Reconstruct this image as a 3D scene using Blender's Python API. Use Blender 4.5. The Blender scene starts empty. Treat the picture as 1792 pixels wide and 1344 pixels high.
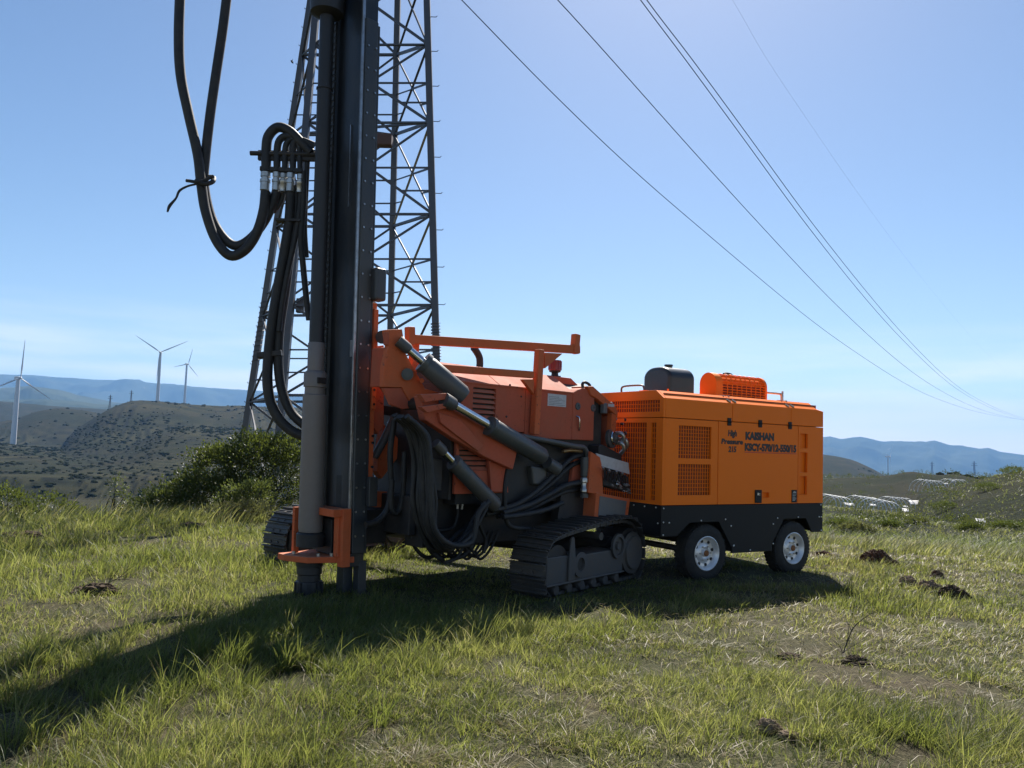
import bpy, bmesh, math, random
import numpy as np
from mathutils import Matrix, Vector

random.seed(7); RNG = np.random.default_rng(11)
scene = bpy.context.scene
COL = scene.collection
R = math.radians

# ------------------------------------------------------------------ camera
F_PX, W_PX, H_PX = 1400.0, 1792, 1344
PITCH, ROLL, EYE = R(4.2), R(2.0), 1.6
_F = Vector((0, math.cos(PITCH), math.sin(PITCH)))
_U0 = Vector((0, -math.sin(PITCH), math.cos(PITCH)))
_R0 = Vector((1, 0, 0))
_RX = _R0 * math.cos(ROLL) + _U0 * math.sin(ROLL)
_UP = _U0 * math.cos(ROLL) - _R0 * math.sin(ROLL)
cam_data = bpy.data.cameras.new('camera')
cam = bpy.data.objects.new('camera', cam_data); COL.objects.link(cam)
cam_data.sensor_width = 36.0
cam_data.lens = 36.0 * F_PX / W_PX
cam_data.clip_start = 0.05
cam_data.clip_end = 40000
m3 = Matrix((_RX, _UP, -_F)).transposed()
cam.matrix_world = Matrix.Translation((0, 0, EYE)) @ m3.to_4x4()
scene.camera = cam

# ------------------------------------------------------------------ sky, sun, exposure
SUN_EL, SUN_AZ = R(46), R(11.5)          # azimuth measured from +Y towards +X
world = bpy.data.worlds.new('World'); scene.world = world
world.use_nodes = True
wn = world.node_tree.nodes; wl = world.node_tree.links
wn.clear()
sky = wn.new('ShaderNodeTexSky'); sky.sky_type = 'NISHITA'
sky.sun_disc = False
sky.sun_elevation = SUN_EL
sky.sun_rotation = SUN_AZ
sky.altitude = 900
sky.air_density = 1.0; sky.dust_density = 0.75; sky.ozone_density = 1.2
bg = wn.new('ShaderNodeBackground'); bg.inputs['Strength'].default_value = 0.053
wo = wn.new('ShaderNodeOutputWorld')
# thin low cloud and horizon haze, the same kind all round the sky
CLOUD_SHIFT = 0.0
tc = wn.new('ShaderNodeTexCoord')
mp = wn.new('ShaderNodeMapping'); mp.inputs['Scale'].default_value = (1.6, 1.6, 15.0); mp.inputs['Location'].default_value = (CLOUD_SHIFT, .0, .0)
nz = wn.new('ShaderNodeTexNoise'); nz.inputs['Scale'].default_value = 2.3; nz.inputs['Detail'].default_value = 5; nz.inputs['Roughness'].default_value = .55
cr = wn.new('ShaderNodeValToRGB'); cr.color_ramp.elements[0].position = .36; cr.color_ramp.elements[1].position = .64
cr.color_ramp.elements[1].color = (.85, .85, .85, 1)
sx = wn.new('ShaderNodeSeparateXYZ')
band = wn.new('ShaderNodeMapRange'); band.inputs['From Min'].default_value = -.02; band.inputs['From Max'].default_value = .01
band2 = wn.new('ShaderNodeMapRange'); band2.inputs['From Min'].default_value = .15; band2.inputs['From Max'].default_value = .03
mu = wn.new('ShaderNodeMath'); mu.operation = 'MULTIPLY'
mu2 = wn.new('ShaderNodeMath'); mu2.operation = 'MULTIPLY'
mixc = wn.new('ShaderNodeMix'); mixc.data_type = 'RGBA'
mixc.inputs[7].default_value = (11.6, 10.9, 10.2, 1)
wl.new(tc.outputs['Generated'], mp.inputs['Vector']); wl.new(mp.outputs[0], nz.inputs['Vector'])
wl.new(nz.outputs['Fac'], cr.inputs['Fac']); wl.new(tc.outputs['Generated'], sx.inputs[0])
wl.new(sx.outputs['Z'], band.inputs['Value']); wl.new(sx.outputs['Z'], band2.inputs['Value'])
wl.new(band.outputs[0], mu.inputs[0]); wl.new(band2.outputs[0], mu.inputs[1])
wl.new(mu.outputs[0], mu2.inputs[0]); wl.new(cr.outputs['Color'], mu2.inputs[1])
wl.new(mu2.outputs[0], mixc.inputs[0]); hs = wn.new('ShaderNodeHueSaturation'); hs.inputs['Saturation'].default_value = 1.10; wl.new(sky.outputs[0], hs.inputs['Color']); wl.new(hs.outputs[0], mixc.inputs[6])
wl.new(mixc.outputs[2], bg.inputs['Color']); wl.new(bg.outputs[0], wo.inputs['Surface'])

sun_d = bpy.data.lights.new('sun', 'SUN'); sun_d.energy = 4.8; sun_d.angle = R(0.53); sun_d.color = (1.0, .94, .86)
sun = bpy.data.objects.new('sun', sun_d); COL.objects.link(sun)
sdir = Vector((math.sin(SUN_AZ) * math.cos(SUN_EL), math.cos(SUN_AZ) * math.cos(SUN_EL), math.sin(SUN_EL)))
sun.rotation_euler = sdir.to_track_quat('Z', 'Y').to_euler(); sun.location = (0, 0, 30)
scene.view_settings.view_transform = 'Standard'; scene.view_settings.look = 'None'
scene.view_settings.exposure = 1.22; scene.view_settings.gamma = 1.0
scene.view_settings.use_curve_mapping = False
scene.cycles.max_bounces = 6; scene.cycles.diffuse_bounces = 3; scene.cycles.glossy_bounces = 3; scene.cycles.transparent_max_bounces = 8; scene.cycles.volume_bounces = 1

# ------------------------------------------------------------------ helpers
def at(px, py, Y):
    """world point on the vertical plane y = Y that the photo shows at (px, py)"""
    d = _F + _RX * ((px - W_PX / 2) / F_PX) + _UP * ((H_PX / 2 - py) / F_PX)
    return Vector((0, 0, EYE)) + d * (Y / d.y)

def tag(o, label=None, cat=None, group=None, kind=None):
    if label: o['label'] = label
    if cat: o['category'] = cat
    if group: o['group'] = group
    if kind: o['kind'] = kind
    return o

FRAMES = {}
def thing(name, label, cat, loc=(0, 0, 0), rz=0.0, group=None):
    o = bpy.data.objects.new(name, None); COL.objects.link(o)
    o.empty_display_size = .3
    o.location = loc; o.rotation_euler = (0, 0, rz)
    tag(o, label, cat, group)
    FRAMES[o.name] = Matrix.Translation(loc) @ Matrix.Rotation(rz, 4, 'Z')
    return o

def frame(o):
    m = Matrix.Identity(4)
    while o is not None:
        m = FRAMES.get(o.name, Matrix.Identity(4)) @ m
        o = o.parent
    return m

def catmull(pts, n):
    pts = [Vector(p) for p in pts]
    if len(pts) < 3: return pts
    P = [pts[0] * 2 - pts[1]] + pts + [pts[-1] * 2 - pts[-2]]
    out = []
    for i in range(1, len(P) - 2):
        a, b, c, d = P[i - 1], P[i], P[i + 1], P[i + 2]
        for k in range(n):
            t = k / n
            out.append(.5 * ((2 * b) + (c - a) * t + (2 * a - 5 * b + 4 * c - d) * t * t + (3 * b - a - 3 * c + d) * t ** 3))
    out.append(pts[-1])
    return out

class MB:
    """collects shapes; build() links them as ONE mesh object"""
    def __init__(s): s.v = []; s.f = []; s.sm = []
    def add(s, vs, fs, smooth=False):
        o = len(s.v); s.v += [tuple(v) for v in vs]
        for f in fs: s.f.append([i + o for i in f]); s.sm.append(smooth)
        return s
    def box(s, lo, hi, M=None):
        x0, y0, z0 = lo; x1, y1, z1 = hi
        vs = [Vector(c) for c in ((x0, y0, z0), (x1, y0, z0), (x1, y1, z0), (x0, y1, z0), (x0, y0, z1), (x1, y0, z1), (x1, y1, z1), (x0, y1, z1))]
        if M is not None: vs = [M @ v for v in vs]
        return s.add(vs, [(0, 3, 2, 1), (4, 5, 6, 7), (0, 1, 5, 4), (1, 2, 6, 5), (2, 3, 7, 6), (3, 0, 4, 7)])
    def bar(s, a, b, w, h, up=(0, 0, 1)):
        a = Vector(a); b = Vector(b); d = b - a; L = d.length; d = d / L
        up = Vector(up)
        if abs(d.dot(up)) > .98: up = Vector((0, 1, 0))
        x = d.cross(up).normalized(); z = x.cross(d)
        M = Matrix((( x.x, d.x, z.x, a.x), (x.y, d.y, z.y, a.y), (x.z, d.z, z.z, a.z), (0, 0, 0, 1)))
        return s.box((-w / 2, 0, -h / 2), (w / 2, L, h / 2), M)
    def angle_iron(s, a, b, w, t, up=(0, 0, 1)):
        a = Vector(a); b = Vector(b); d = b - a; L = d.length; d = d / L
        up = Vector(up)
        if abs(d.dot(up)) > .98: up = Vector((0, 1, 0))
        x = d.cross(up).normalized(); z = x.cross(d)
        M = Matrix((( x.x, d.x, z.x, a.x), (x.y, d.y, z.y, a.y), (x.z, d.z, z.z, a.z), (0, 0, 0, 1)))
        pr = [(0, 0), (w, 0), (w, t), (t, t), (t, w), (0, w)]
        vs = [M @ Vector((p[0] - w / 2, 0, p[1] - w / 2)) for p in pr] + [M @ Vector((p[0] - w / 2, L, p[1] - w / 2)) for p in pr]
        fs = [(i, (i + 1) % 6, 6 + (i + 1) % 6, 6 + i) for i in range(6)] + [(5, 4, 3, 2, 1, 0), (6, 7, 8, 9, 10, 11)]
        return s.add(vs, fs)
    def tube(s, pts, r, n=10, sub=0, cap=True):
        pts = catmull(pts, sub) if sub else [Vector(p) for p in pts]
        m = len(pts)
        rs = r if isinstance(r, (list, tuple)) else None
        if rs and len(rs) != m: rs = list(np.interp(np.linspace(0, 1, m), np.linspace(0, 1, len(rs)), rs))
        vs = []; fs = []
        t0 = (pts[1] - pts[0]).normalized()
        ref = Vector((0, 0, 1)) if abs(t0.z) < .9 else Vector((1, 0, 0))
        nrm = t0.cross(ref).normalized()
        for i, p in enumerate(pts):
            t = (pts[min(i + 1, m - 1)] - pts[max(i - 1, 0)])
            t = t.normalized() if t.length > 1e-9 else t0
            nrm = (nrm - t * nrm.dot(t))
            nrm = nrm.normalized() if nrm.length > 1e-9 else t.orthogonal().normalized()
            bi = t.cross(nrm)
            rr = rs[i] if rs else r
            for k in range(n):
                a = 2 * math.pi * k / n
                vs.append(p + nrm * (rr * math.cos(a)) + bi * (rr * math.sin(a)))
        for i in range(m - 1):
            for k in range(n):
                fs.append((i * n + k, i * n + (k + 1) % n, (i + 1) * n + (k + 1) % n, (i + 1) * n + k))
        s.add(vs, fs, True)
        if cap:
            o = len(s.v) - len(vs)
            s.f.append([o + k for k in range(n)][::-1]); s.sm.append(False)
            s.f.append([o + (m - 1) * n + k for k in range(n)]); s.sm.append(False)
        return s
    def cyl(s, a, b, r, n=16, r2=None):
        return s.tube([a, b], [r, r if r2 is None else r2], n)
    def lathe(s, c, axis, prof, n=24, caps=(True, True)):
        """prof: list of (distance along axis, radius)"""
        c = Vector(c); ax = Vector(axis).normalized(); x = ax.orthogonal().normalized(); y = ax.cross(x)
        vs = []; fs = []
        for (h, r) in prof:
            for k in range(n):
                a = 2 * math.pi * k / n
                vs.append(c + ax * h + x * (r * math.cos(a)) + y * (r * math.sin(a)))
        for i in range(len(prof) - 1):
            for k in range(n):
                fs.append((i * n + k, i * n + (k + 1) % n, (i + 1) * n + (k + 1) % n, (i + 1) * n + k))
        s.add(vs, fs, True)
        o = len(s.v) - len(vs); m = len(prof)
        if caps[0] and prof[0][1] > 1e-6: s.f.append([o + k for k in range(n)][::-1]); s.sm.append(False)
        if caps[1] and prof[-1][1] > 1e-6: s.f.append([o + (m - 1) * n + k for k in range(n)]); s.sm.append(False)
        return s
    def prism(s, poly, axis, lo, hi, M=None, smooth=False):
        """poly in the two other axes (in order) extruded along axis ('x','y','z') from lo to hi"""
        def mk(p, h):
            v = {'x': (h, p[0], p[1]), 'y': (p[0], h, p[1]), 'z': (p[0], p[1], h)}[axis]
            v = Vector(v); return M @ v if M is not None else v
        n = len(poly)
        vs = [mk(p, lo) for p in poly] + [mk(p, hi) for p in poly]
        fs = [(i, (i + 1) % n, n + (i + 1) % n, n + i) for i in range(n)]
        s.add(vs, fs, smooth)
        o = len(s.v) - 2 * n
        s.f += [[o + i for i in range(n)][::-1], [o + n + i for i in range(n)]]; s.sm += [False, False]
        return s
    def mesh(s, name, M=None):
        me = bpy.data.meshes.new(name)
        vs = s.v if M is None else [tuple(M @ Vector(v)) for v in s.v]
        me.from_pydata(vs, [], s.f)
        me.polygons.foreach_set('use_smooth', s.sm)
        bm = bmesh.new(); bm.from_mesh(me); bmesh.ops.recalc_face_normals(bm, faces=bm.faces); bm.to_mesh(me); bm.free()
        if any(s.sm): me.set_sharp_from_angle(angle=R(42))
        return me
    def build(s, name, mat, parent=None, world=False, bevel=0.0, seg=2):
        M = frame(parent).inverted() if (world and parent is not None) else None
        me = s.mesh(name, M)
        o = bpy.data.objects.new(name, me); COL.objects.link(o)
        if parent is not None: o.parent = parent
        if mat is not None: me.materials.append(mat)
        if bevel:
            b = o.modifiers.new('bevel', 'BEVEL'); b.width = bevel; b.segments = seg; b.limit_method = 'ANGLE'; b.angle_limit = R(40)
            b.harden_normals = False
        return o

def copy_tree(o, parent=None):
    c = o.copy(); COL.objects.link(c); c.parent = parent
    if o.name in FRAMES: FRAMES[c.name] = FRAMES[o.name].copy()
    for ch in list(o.children): copy_tree(ch, c)
    return c

# ------------------------------------------------------------------ materials
def nt(name):
    m = bpy.data.materials.new(name); m.use_nodes = True
    t = m.node_tree; t.nodes.clear()
    out = t.nodes.new('ShaderNodeOutputMaterial')
    return m, t, out

def ramp(t, fac, stops, interp='LINEAR'):
    r = t.nodes.new('ShaderNodeValToRGB'); e = r.color_ramp.elements
    r.color_ramp.interpolation = interp
    while len(e) < len(stops): e.new(.5)
    for el, (p, c) in zip(e, stops):
        el.position = p; el.color = (*c, 1) if len(c) == 3 else c
    t.links.new(fac, r.inputs['Fac'])
    return r.outputs['Color']

def noise(t, scale, detail=4, rough=.55, coord='Object', dist=0.0, vec_scale=None):
    tc = t.nodes.new('ShaderNodeTexCoord') if coord != 'World' else t.nodes.new('ShaderNodeNewGeometry')
    src = tc.outputs[coord] if coord != 'World' else tc.outputs['Position']
    if vec_scale:
        mp = t.nodes.new('ShaderNodeMapping'); mp.inputs['Scale'].default_value = vec_scale
        t.links.new(src, mp.inputs['Vector']); src = mp.outputs[0]
    n = t.nodes.new('ShaderNodeTexNoise'); n.inputs['Scale'].default_value = scale; n.inputs['Detail'].default_value = detail
    n.inputs['Roughness'].default_value = rough; n.inputs['Distortion'].default_value = dist
    t.links.new(src, n.inputs['Vector'])
    return n.outputs['Fac']

def mixcol(t, fac, a, b, mode='MIX'):
    m = t.nodes.new('ShaderNodeMix'); m.data_type = 'RGBA'; m.blend_type = mode
    for sock, v in ((0, fac), (6, a), (7, b)):
        if hasattr(v, 'is_linked') or hasattr(v, 'links'): t.links.new(v, m.inputs[sock])
        elif sock == 0: m.inputs[0].default_value = v
        else: m.inputs[sock].default_value = (*v, 1)
    return m.outputs[2]

def bump(t, fac, strength, dist=.01):
    b = t.nodes.new('ShaderNodeBump'); b.inputs['Strength'].default_value = strength; b.inputs['Distance'].default_value = dist
    t.links.new(fac, b.inputs['Height']); return b.outputs[0]

def simple(name, col, rough=.5, metal=0.0, dirt=None, dirt_amt=.5, dscale=6.0, bumps=0.0, bscale=60, streak=False, spec=.5, coat=0.0, rvar=.15, chips=None, dust=None, mott=.72):
    """painted / metal / rubber surface with grime of its own"""
    m, t, out = nt(name)
    p = t.nodes.new('ShaderNodeBsdfPrincipled'); t.links.new(p.outputs[0], out.inputs[0])
    n1 = noise(t, dscale, 6, .62, vec_scale=(1, 1, .35) if streak else None)
    n2 = noise(t, dscale * 9, 3, .6)
    c = mixcol(t, ramp(t, n2, [(.3, (0, 0, 0)), (.75, (.35, .35, .35))]), col, tuple(min(1, x * mott) for x in col))
    if dirt:
        c = mixcol(t, ramp(t, n1, [(.42, (0, 0, 0)), (.72, (dirt_amt,) * 3)]), c, dirt)
    if chips:                                   # small knocks and rust spots
        n3 = noise(t, 22, 5, .7); n4 = noise(t, 2.0, 3, .6)
        k = t.nodes.new('ShaderNodeMath'); k.operation = 'MULTIPLY'
        t.links.new(ramp(t, n3, [(.60, (0, 0, 0)), (.66, (1, 1, 1))]), k.inputs[0]); t.links.new(ramp(t, n4, [(.45, (0, 0, 0)), (.62, (.9, .9, .9))]), k.inputs[1])
        c = mixcol(t, k.outputs[0], c, chips)
    if dust:                                    # dust settles on faces that look up
        g = t.nodes.new('ShaderNodeNewGeometry'); s = t.nodes.new('ShaderNodeSeparateXYZ'); t.links.new(g.outputs['Normal'], s.inputs[0])
        k = t.nodes.new('ShaderNodeMath'); k.operation = 'MULTIPLY'
        t.links.new(ramp(t, s.outputs['Z'], [(.15, (.10, .10, .10)), (.9, (.75, .75, .75))]), k.inputs[0]); t.links.new(ramp(t, noise(t, 5, 5, .65), [(.3, (.25, .25, .25)), (.7, (1, 1, 1))]), k.inputs[1])
        c = mixcol(t, k.outputs[0], c, dust)
    t.links.new(c, p.inputs['Base Color'])
    mr = t.nodes.new('ShaderNodeMapRange'); mr.inputs['To Min'].default_value = max(.05, rough - rvar); mr.inputs['To Max'].default_value = min(1, rough + rvar)
    t.links.new(n1, mr.inputs['Value']); t.links.new(mr.outputs[0], p.inputs['Roughness'])
    p.inputs['Metallic'].default_value = metal
    p.inputs['Specular IOR Level'].default_value = spec
    p.inputs['Coat Weight'].default_value = coat
    if bumps: t.links.new(bump(t, noise(t, bscale, 4, .6), bumps, .004), p.inputs['Normal'])
    return m
# ------------------------------------------------------------------ the land
def _hash(ix, iy, seed):
    h = (ix.astype(np.int64) * 374761393 + iy.astype(np.int64) * 668265263 + seed * 1442695041) & 0xffffffff
    h = ((h ^ (h >> 13)) * 1274126177) & 0xffffffff
    h = h ^ (h >> 16)
    return (h & 0xffffff) / float(0xffffff)

def vnoise(x, y, seed=0):
    ix = np.floor(x); iy = np.floor(y); fx = x - ix; fy = y - iy
    fx = fx * fx * (3 - 2 * fx); fy = fy * fy * (3 - 2 * fy)
    a = _hash(ix, iy, seed); b = _hash(ix + 1, iy, seed); c = _hash(ix, iy + 1, seed); d = _hash(ix + 1, iy + 1, seed)
    return (a * (1 - fx) + b * fx) * (1 - fy) + (c * (1 - fx) + d * fx) * fy

def fbm(x, y, scale, octv=4, seed=0, gain=.5):
    """-1..1"""
    x = np.asarray(x, float) / scale; y = np.asarray(y, float) / scale
    v = 0; a = 1; s = 0
    for k in range(octv):
        v = v + a * (vnoise(x + 17.3 * k, y - 9.1 * k, seed + k) * 2 - 1); s += a; a *= gain; x = x * 2.03; y = y * 2.03
    return v / s

def sstep(a, b, x):
    t = np.clip((x - a) / (b - a), 0, 1); return t * t * (3 - 2 * t)

LEFT = np.array([(0, 0), (14, 0), (17, -.12), (22, -.75), (40, -3.6), (100, -12), (250, -30), (420, -31), (900, -23), (1500, -32), (3000, -60), (9500, -160)])
RIGHT = np.array([(0, 0), (13, 0), (16, -.12), (22, -.6), (40, -1.75), (60, -2.7), (100, -4.6), (260, -12), (600, -30), (1500, -66), (3000, -100), (9500, -160)])

def _az_el(px, py):
    d = _F + _RX * ((px - W_PX / 2) / F_PX) + _UP * ((H_PX / 2 - py) / F_PX)
    return math.atan2(d.x, d.y), d.z / math.hypot(d.x, d.y)

# ridges: name, distance to crest, silhouette, width of the front slope, width of the back, height of the foot
RIDGES = [
 ('terrace', 930, [(-160, 770), (0, 774), (27, 778), (80, 783), (139, 794), (193, 789), (241, 774), (281, 754), (330, 748), (420, 752), (520, 758), (650, 775)], 560, 200, -23),
 ('main', 1250, [(40, 790), (94, 784), (134, 748), (182, 719), (215, 705), (236, 701), (268, 703), (348, 709), (402, 711), (429, 710), (471, 713), (620, 722), (820, 745), (1000, 780)], 520, 300, -24),
 ('knoll', 1500, [(-220, 770), (-80, 752), (27, 735), (64, 720), (107, 714), (150, 718), (174, 722), (230, 745), (300, 770)], 420, 300, -26),
 ('plain', 2600, [(-300, 700), (0, 704), (94, 712), (188, 716), (300, 722), (480, 730), (700, 760)], 900, 500, -45),
 ('dark', 1500, [(1100, 790), (1250, 776), (1350, 782), (1441, 797), (1487, 805), (1522, 820), (1545, 832), (1580, 850), (1640, 860)], 500, 300, -64),
 ('heath', 265, [(1080, 856), (1330, 846), (1441, 841), (1500, 838), (1562, 832), (1592, 825), (1630, 831), (1655, 831), (1676, 828), (1690, 834), (1717, 838), (1800, 840), (1950, 845), (2100, 860)], 130, 90, -9),
 ('scrub', 105, [(1540, 890), (1600, 876), (1660, 857), (1700, 842), (1724, 837), (1741, 831), (1772, 827), (1792, 825), (1900, 815), (2050, 810)], 80, 60, -4.3),
]
def smooth_sil(sil, win=16):
    a = np.array(sil, float); q = np.arange(a[0, 0], a[-1, 0], 2.0); v = np.interp(q, a[:, 0], a[:, 1])
    k = max(1, int(win / 2)); ker = np.hanning(2 * k + 1); ker /= ker.sum()
    v = np.convolve(np.pad(v, k, mode='edge'), ker, 'valid')
    ae = np.array([_az_el(px, py) for px, py in zip(q, v)])
    return ae[:, 0], ae[:, 1]
for _i, _s in enumerate(RIDGES): RIDGES[_i] = _s + (smooth_sil(_s[2], 26 if _s[1] > 300 else 22),)
def ridge_z(r, az, spec, base):
    name, Rc, sil, fw, bw, foot, (A, E) = spec
    el = np.interp(az, A, E)
    Rv = Rc * (1 + .05 * fbm(az * 57.3, az * 0, 6.0, 3, 5))
    zc = EYE + Rv * el
    d = (r - Rv); u = np.where(d < 0, -d / fw, d / bw)
    pr = np.where(u < 1, .5 + .5 * np.cos(np.pi * np.clip(u, 0, 1)), 0)
    side = sstep(0, R(2.5), az - A[0]) * sstep(0, R(2.5), A[-1] - az)
    return np.where((u < 1) & (side > 0), foot + (zc - foot) * pr * side - (1 - side) * (abs(foot) * 2 + 12) - sstep(.8, 1.0, u) * (abs(foot) + 8), -1e4)

def height(x, y, fine=True):
    x = np.asarray(x, float); y = np.asarray(y, float)
    r = np.hypot(x, y) + 1e-6; az = np.arctan2(x, y)
    w = sstep(R(-6), R(13), az)
    behind = (np.abs(az) > R(75))
    z = np.interp(r, LEFT[:, 0], LEFT[:, 1]) * (1 - w) + np.interp(r, RIGHT[:, 0], RIGHT[:, 1]) * w
    z = np.where(behind, np.maximum(z, -1.5), z)
    far = sstep(60, 400, r)
    for s in RIDGES:
        z = np.where(behind, z, np.maximum(z, ridge_z(r, az, s, z)))
    z = z + far * (fbm(x, y, 150, 5, 3) * 1.8 - np.abs(fbm(x, y, 420, 4, 13)) * 9 * sstep(500, 1000, r)) + sstep(700, 1000, r) * 2.5 + sstep(20, 60, r) * fbm(x, y, 14, 4, 9) * .35
    # terraced fields on the slopes to the left
    tm = sstep(R(6), R(-6), az) * sstep(180, 300, r) * sstep(1350, 1150, r)
    st = np.where(r < 950, 1.05, 2.4); wob = fbm(x, y, 160, 4, 21) * np.where(r < 950, 1.1, .7)
    t = z / st + wob
    fr = t - np.floor(t)
    zt = (np.floor(t) + sstep(.72, 1.0, fr)) * st - wob * st
    global BAND
    global TREAD
    TREAD = tm * .7 * sstep(.62, .35, fr) * sstep(-.3, .35, fbm(x, y, 90, 4, 29))
    BAND = tm * sstep(.62, .80, fr) * sstep(1.0, .94, fr) * sstep(-.35, .15, fbm(x, y, 70, 3, 23))
    z = z * (1 - tm) + (z * .25 + zt * .75) * tm
    if fine:
        near = sstep(30, 14, r)
        rig = np.minimum(np.hypot((x - .0) / 3.2, (y - 9.6) / 2.2), np.hypot((x - 3.0) / 2.2, (y - 11) / 2.0))
        amp = .35 + .65 * sstep(.8, 1.5, rig)
        z = z + near * amp * (fbm(x, y, 2.3, 3, 31) * .055 + fbm(x, y, .55, 3, 41) * .028)
    return z

def sheet(name, X, Y, Z, mat, kind='structure'):
    ny, nx = X.shape
    v = np.stack([X, Y, Z], -1).reshape(-1, 3)
    i = np.arange(ny * nx).reshape(ny, nx)
    f = np.stack([i[:-1, :-1], i[:-1, 1:], i[1:, 1:], i[1:, :-1]], -1).reshape(-1, 4)
    me = bpy.data.meshes.new(name)
    me.vertices.add(len(v)); me.vertices.foreach_set('co', v.ravel())
    me.loops.add(f.size); me.loops.foreach_set('vertex_index', f.ravel())
    me.polygons.add(len(f)); me.polygons.foreach_set('loop_start', np.arange(0, f.size, 4)); me.polygons.foreach_set('loop_total', np.full(len(f), 4))
    me.update(); me.validate()
    me.polygons.foreach_set('use_smooth', np.ones(len(f), bool))
    me.materials.append(mat)
    o = bpy.data.objects.new(name, me); COL.objects.link(o); tag(o, kind=kind)
    return o

# soil and thatch under the grass
def mat_ground():
    m, t, out = nt('meadow_soil')
    p = t.nodes.new('ShaderNodeBsdfPrincipled'); t.links.new(p.outputs[0], out.inputs[0])
    n1 = noise(t, .55, 5, .6, 'World'); n2 = noise(t, 7, 6, .65, 'World'); n3 = noise(t, 60, 4, .7, 'World')
    soil = ramp(t, n2, [(.3, (.030, .024, .016)), (.55, (.068, .055, .033)), (.75, (.14, .115, .068))])
    grass = ramp(t, n2, [(.3, (.020, .026, .010)), (.7, (.066, .070, .028))])
    c = mixcol(t, ramp(t, n1, [(.46, (0, 0, 0)), (.66, (1, 1, 1))]), grass, soil)
    c = mixcol(t, ramp(t, n3, [(.45, (0, 0, 0)), (.75, (.6, .6, .6))]), c, (.20, .17, .10))
    t.links.new(c, p.inputs['Base Color']); p.inputs['Roughness'].default_value = .95
    p.inputs['Specular IOR Level'].default_value = .15
    t.links.new(bump(t, n3, .9, .03), p.inputs['Normal'])
    return m
def mat_hills():
    m, t, out = nt('heath_slopes')
    p = t.nodes.new('ShaderNodeBsdfPrincipled'); t.links.new(p.outputs[0], out.inputs[0])
    n1 = noise(t, .012, 8, .68, 'World', 1.0); n2 = noise(t, .05, 8, .75, 'World'); n3 = noise(t, .9, 5, .7, 'World')
    c = ramp(t, n1, [(.30, (.009, .013, .007)), (.45, (.017, .021, .010)), (.58, (.032, .028, .017)), (.72, (.020, .027, .011))])
    c = mixcol(t, ramp(t, n2, [(.44, (0, 0, 0)), (.58, (.85, .85, .85))]), c, (.010, .014, .008))
    c = mixcol(t, ramp(t, n3, [(.45, (0, 0, 0)), (.70, (.40, .40, .40))]), c, (.032, .034, .018))
    g = t.nodes.new('ShaderNodeNewGeometry'); s = t.nodes.new('ShaderNodeSeparateXYZ'); t.links.new(g.outputs['Normal'], s.inputs[0])
    ab = t.nodes.new('ShaderNodeAttribute'); ab.attribute_name = 'band'
    at2 = t.nodes.new('ShaderNodeAttribute'); at2.attribute_name = 'tread'
    c = mixcol(t, at2.outputs['Fac'], c, (.044, .041, .021))
    c = mixcol(t, ab.outputs['Fac'], c, (.008, .010, .007))
    t.links.new(c, p.inputs['Base Color']); p.inputs['Roughness'].default_value = 1.0; p.inputs['Specular IOR Level'].default_value = .05
    t.links.new(bump(t, n3, .8, .8), p.inputs['Normal'])
    return m
def mat_mountain():
    m, t, out = nt('far_forest')
    p = t.nodes.new('ShaderNodeBsdfPrincipled'); t.links.new(p.outputs[0], out.inputs[0])
    n1 = noise(t, .0016, 6, .6, 'World'); n2 = noise(t, .004, 5, .6, 'World')
    c = ramp(t, n1, [(.35, (.035, .045, .03)), (.6, (.06, .07, .045))])
    c = mixcol(t, ramp(t, n2, [(.66, (0, 0, 0)), (.72, (.8, .8, .8))]), c, (.34, .28, .22))
    t.links.new(c, p.inputs['Base Color']); p.inputs['Roughness'].default_value = 1.0; p.inputs['Specular IOR Level'].default_value = .0
    return m
M_SOIL, M_HILL, M_MTN = mat_ground(), mat_hills(), mat_mountain()

gx, gy = np.meshgrid(np.arange(-26, 26.01, .14), np.arange(-8, 26.01, .14))
ground = sheet('ground', gx, gy, height(gx, gy), M_SOIL)
az = np.linspace(R(-48), R(48), 600)
rr = np.exp(np.linspace(math.log(20.0), math.log(3300), 400))
A2, R2 = np.meshgrid(az, rr)
hx, hy = R2 * np.sin(A2), R2 * np.cos(A2)
hz = height(hx, hy) - .22 * sstep(34, 24, R2)
hills = sheet('hills', hx, hy, hz, M_HILL)
_b = hills.data.attributes.new('band', 'FLOAT', 'POINT'); _b.data.foreach_set('value', BAND.ravel().astype(np.float32))
_b = hills.data.attributes.new('tread', 'FLOAT', 'POINT'); _b.data.foreach_set('value', TREAD.ravel().astype(np.float32))

def mountains(name, Rc, sil, fs, base, ends):
    ae = [_az_el(*q) for q in sil]
    A = np.array([q[0] for q in ae]); E = np.array([q[1] for q in ae])
    az = np.linspace(ends[0], ends[1], 420)
    u = np.concatenate([np.linspace(-1, 0, 40), np.linspace(0, 1, 14)[1:]])
    AA, UU = np.meshgrid(az, u)
    el = np.interp(AA, A, E) - .12 * (np.maximum(A[0] - AA, 0) + np.maximum(AA - A[-1], 0))
    zc = EYE + Rc * el
    depth = np.maximum((zc - base) / fs, Rc * .05)
    rad = Rc + np.where(UU < 0, UU * depth, UU * Rc * .10)
    z = base + (zc - base) * np.where(UU < 0, 1 - (-UU) ** 1.35, 1 - UU ** 1.2)
    x = rad * np.sin(AA); y = rad * np.cos(AA)
    k = np.where(UU < 0, np.clip(-UU * 3, 0, 1) * np.clip((1 + UU) * 4, 0, 1), 0)
    z = z + k * fbm(x, y, Rc * .05, 5, 77) * (zc - base) * .28 + fbm(x, y, Rc * .012, 3, 5) * Rc * .0006
    return sheet(name, x, y, z, M_MTN)
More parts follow.
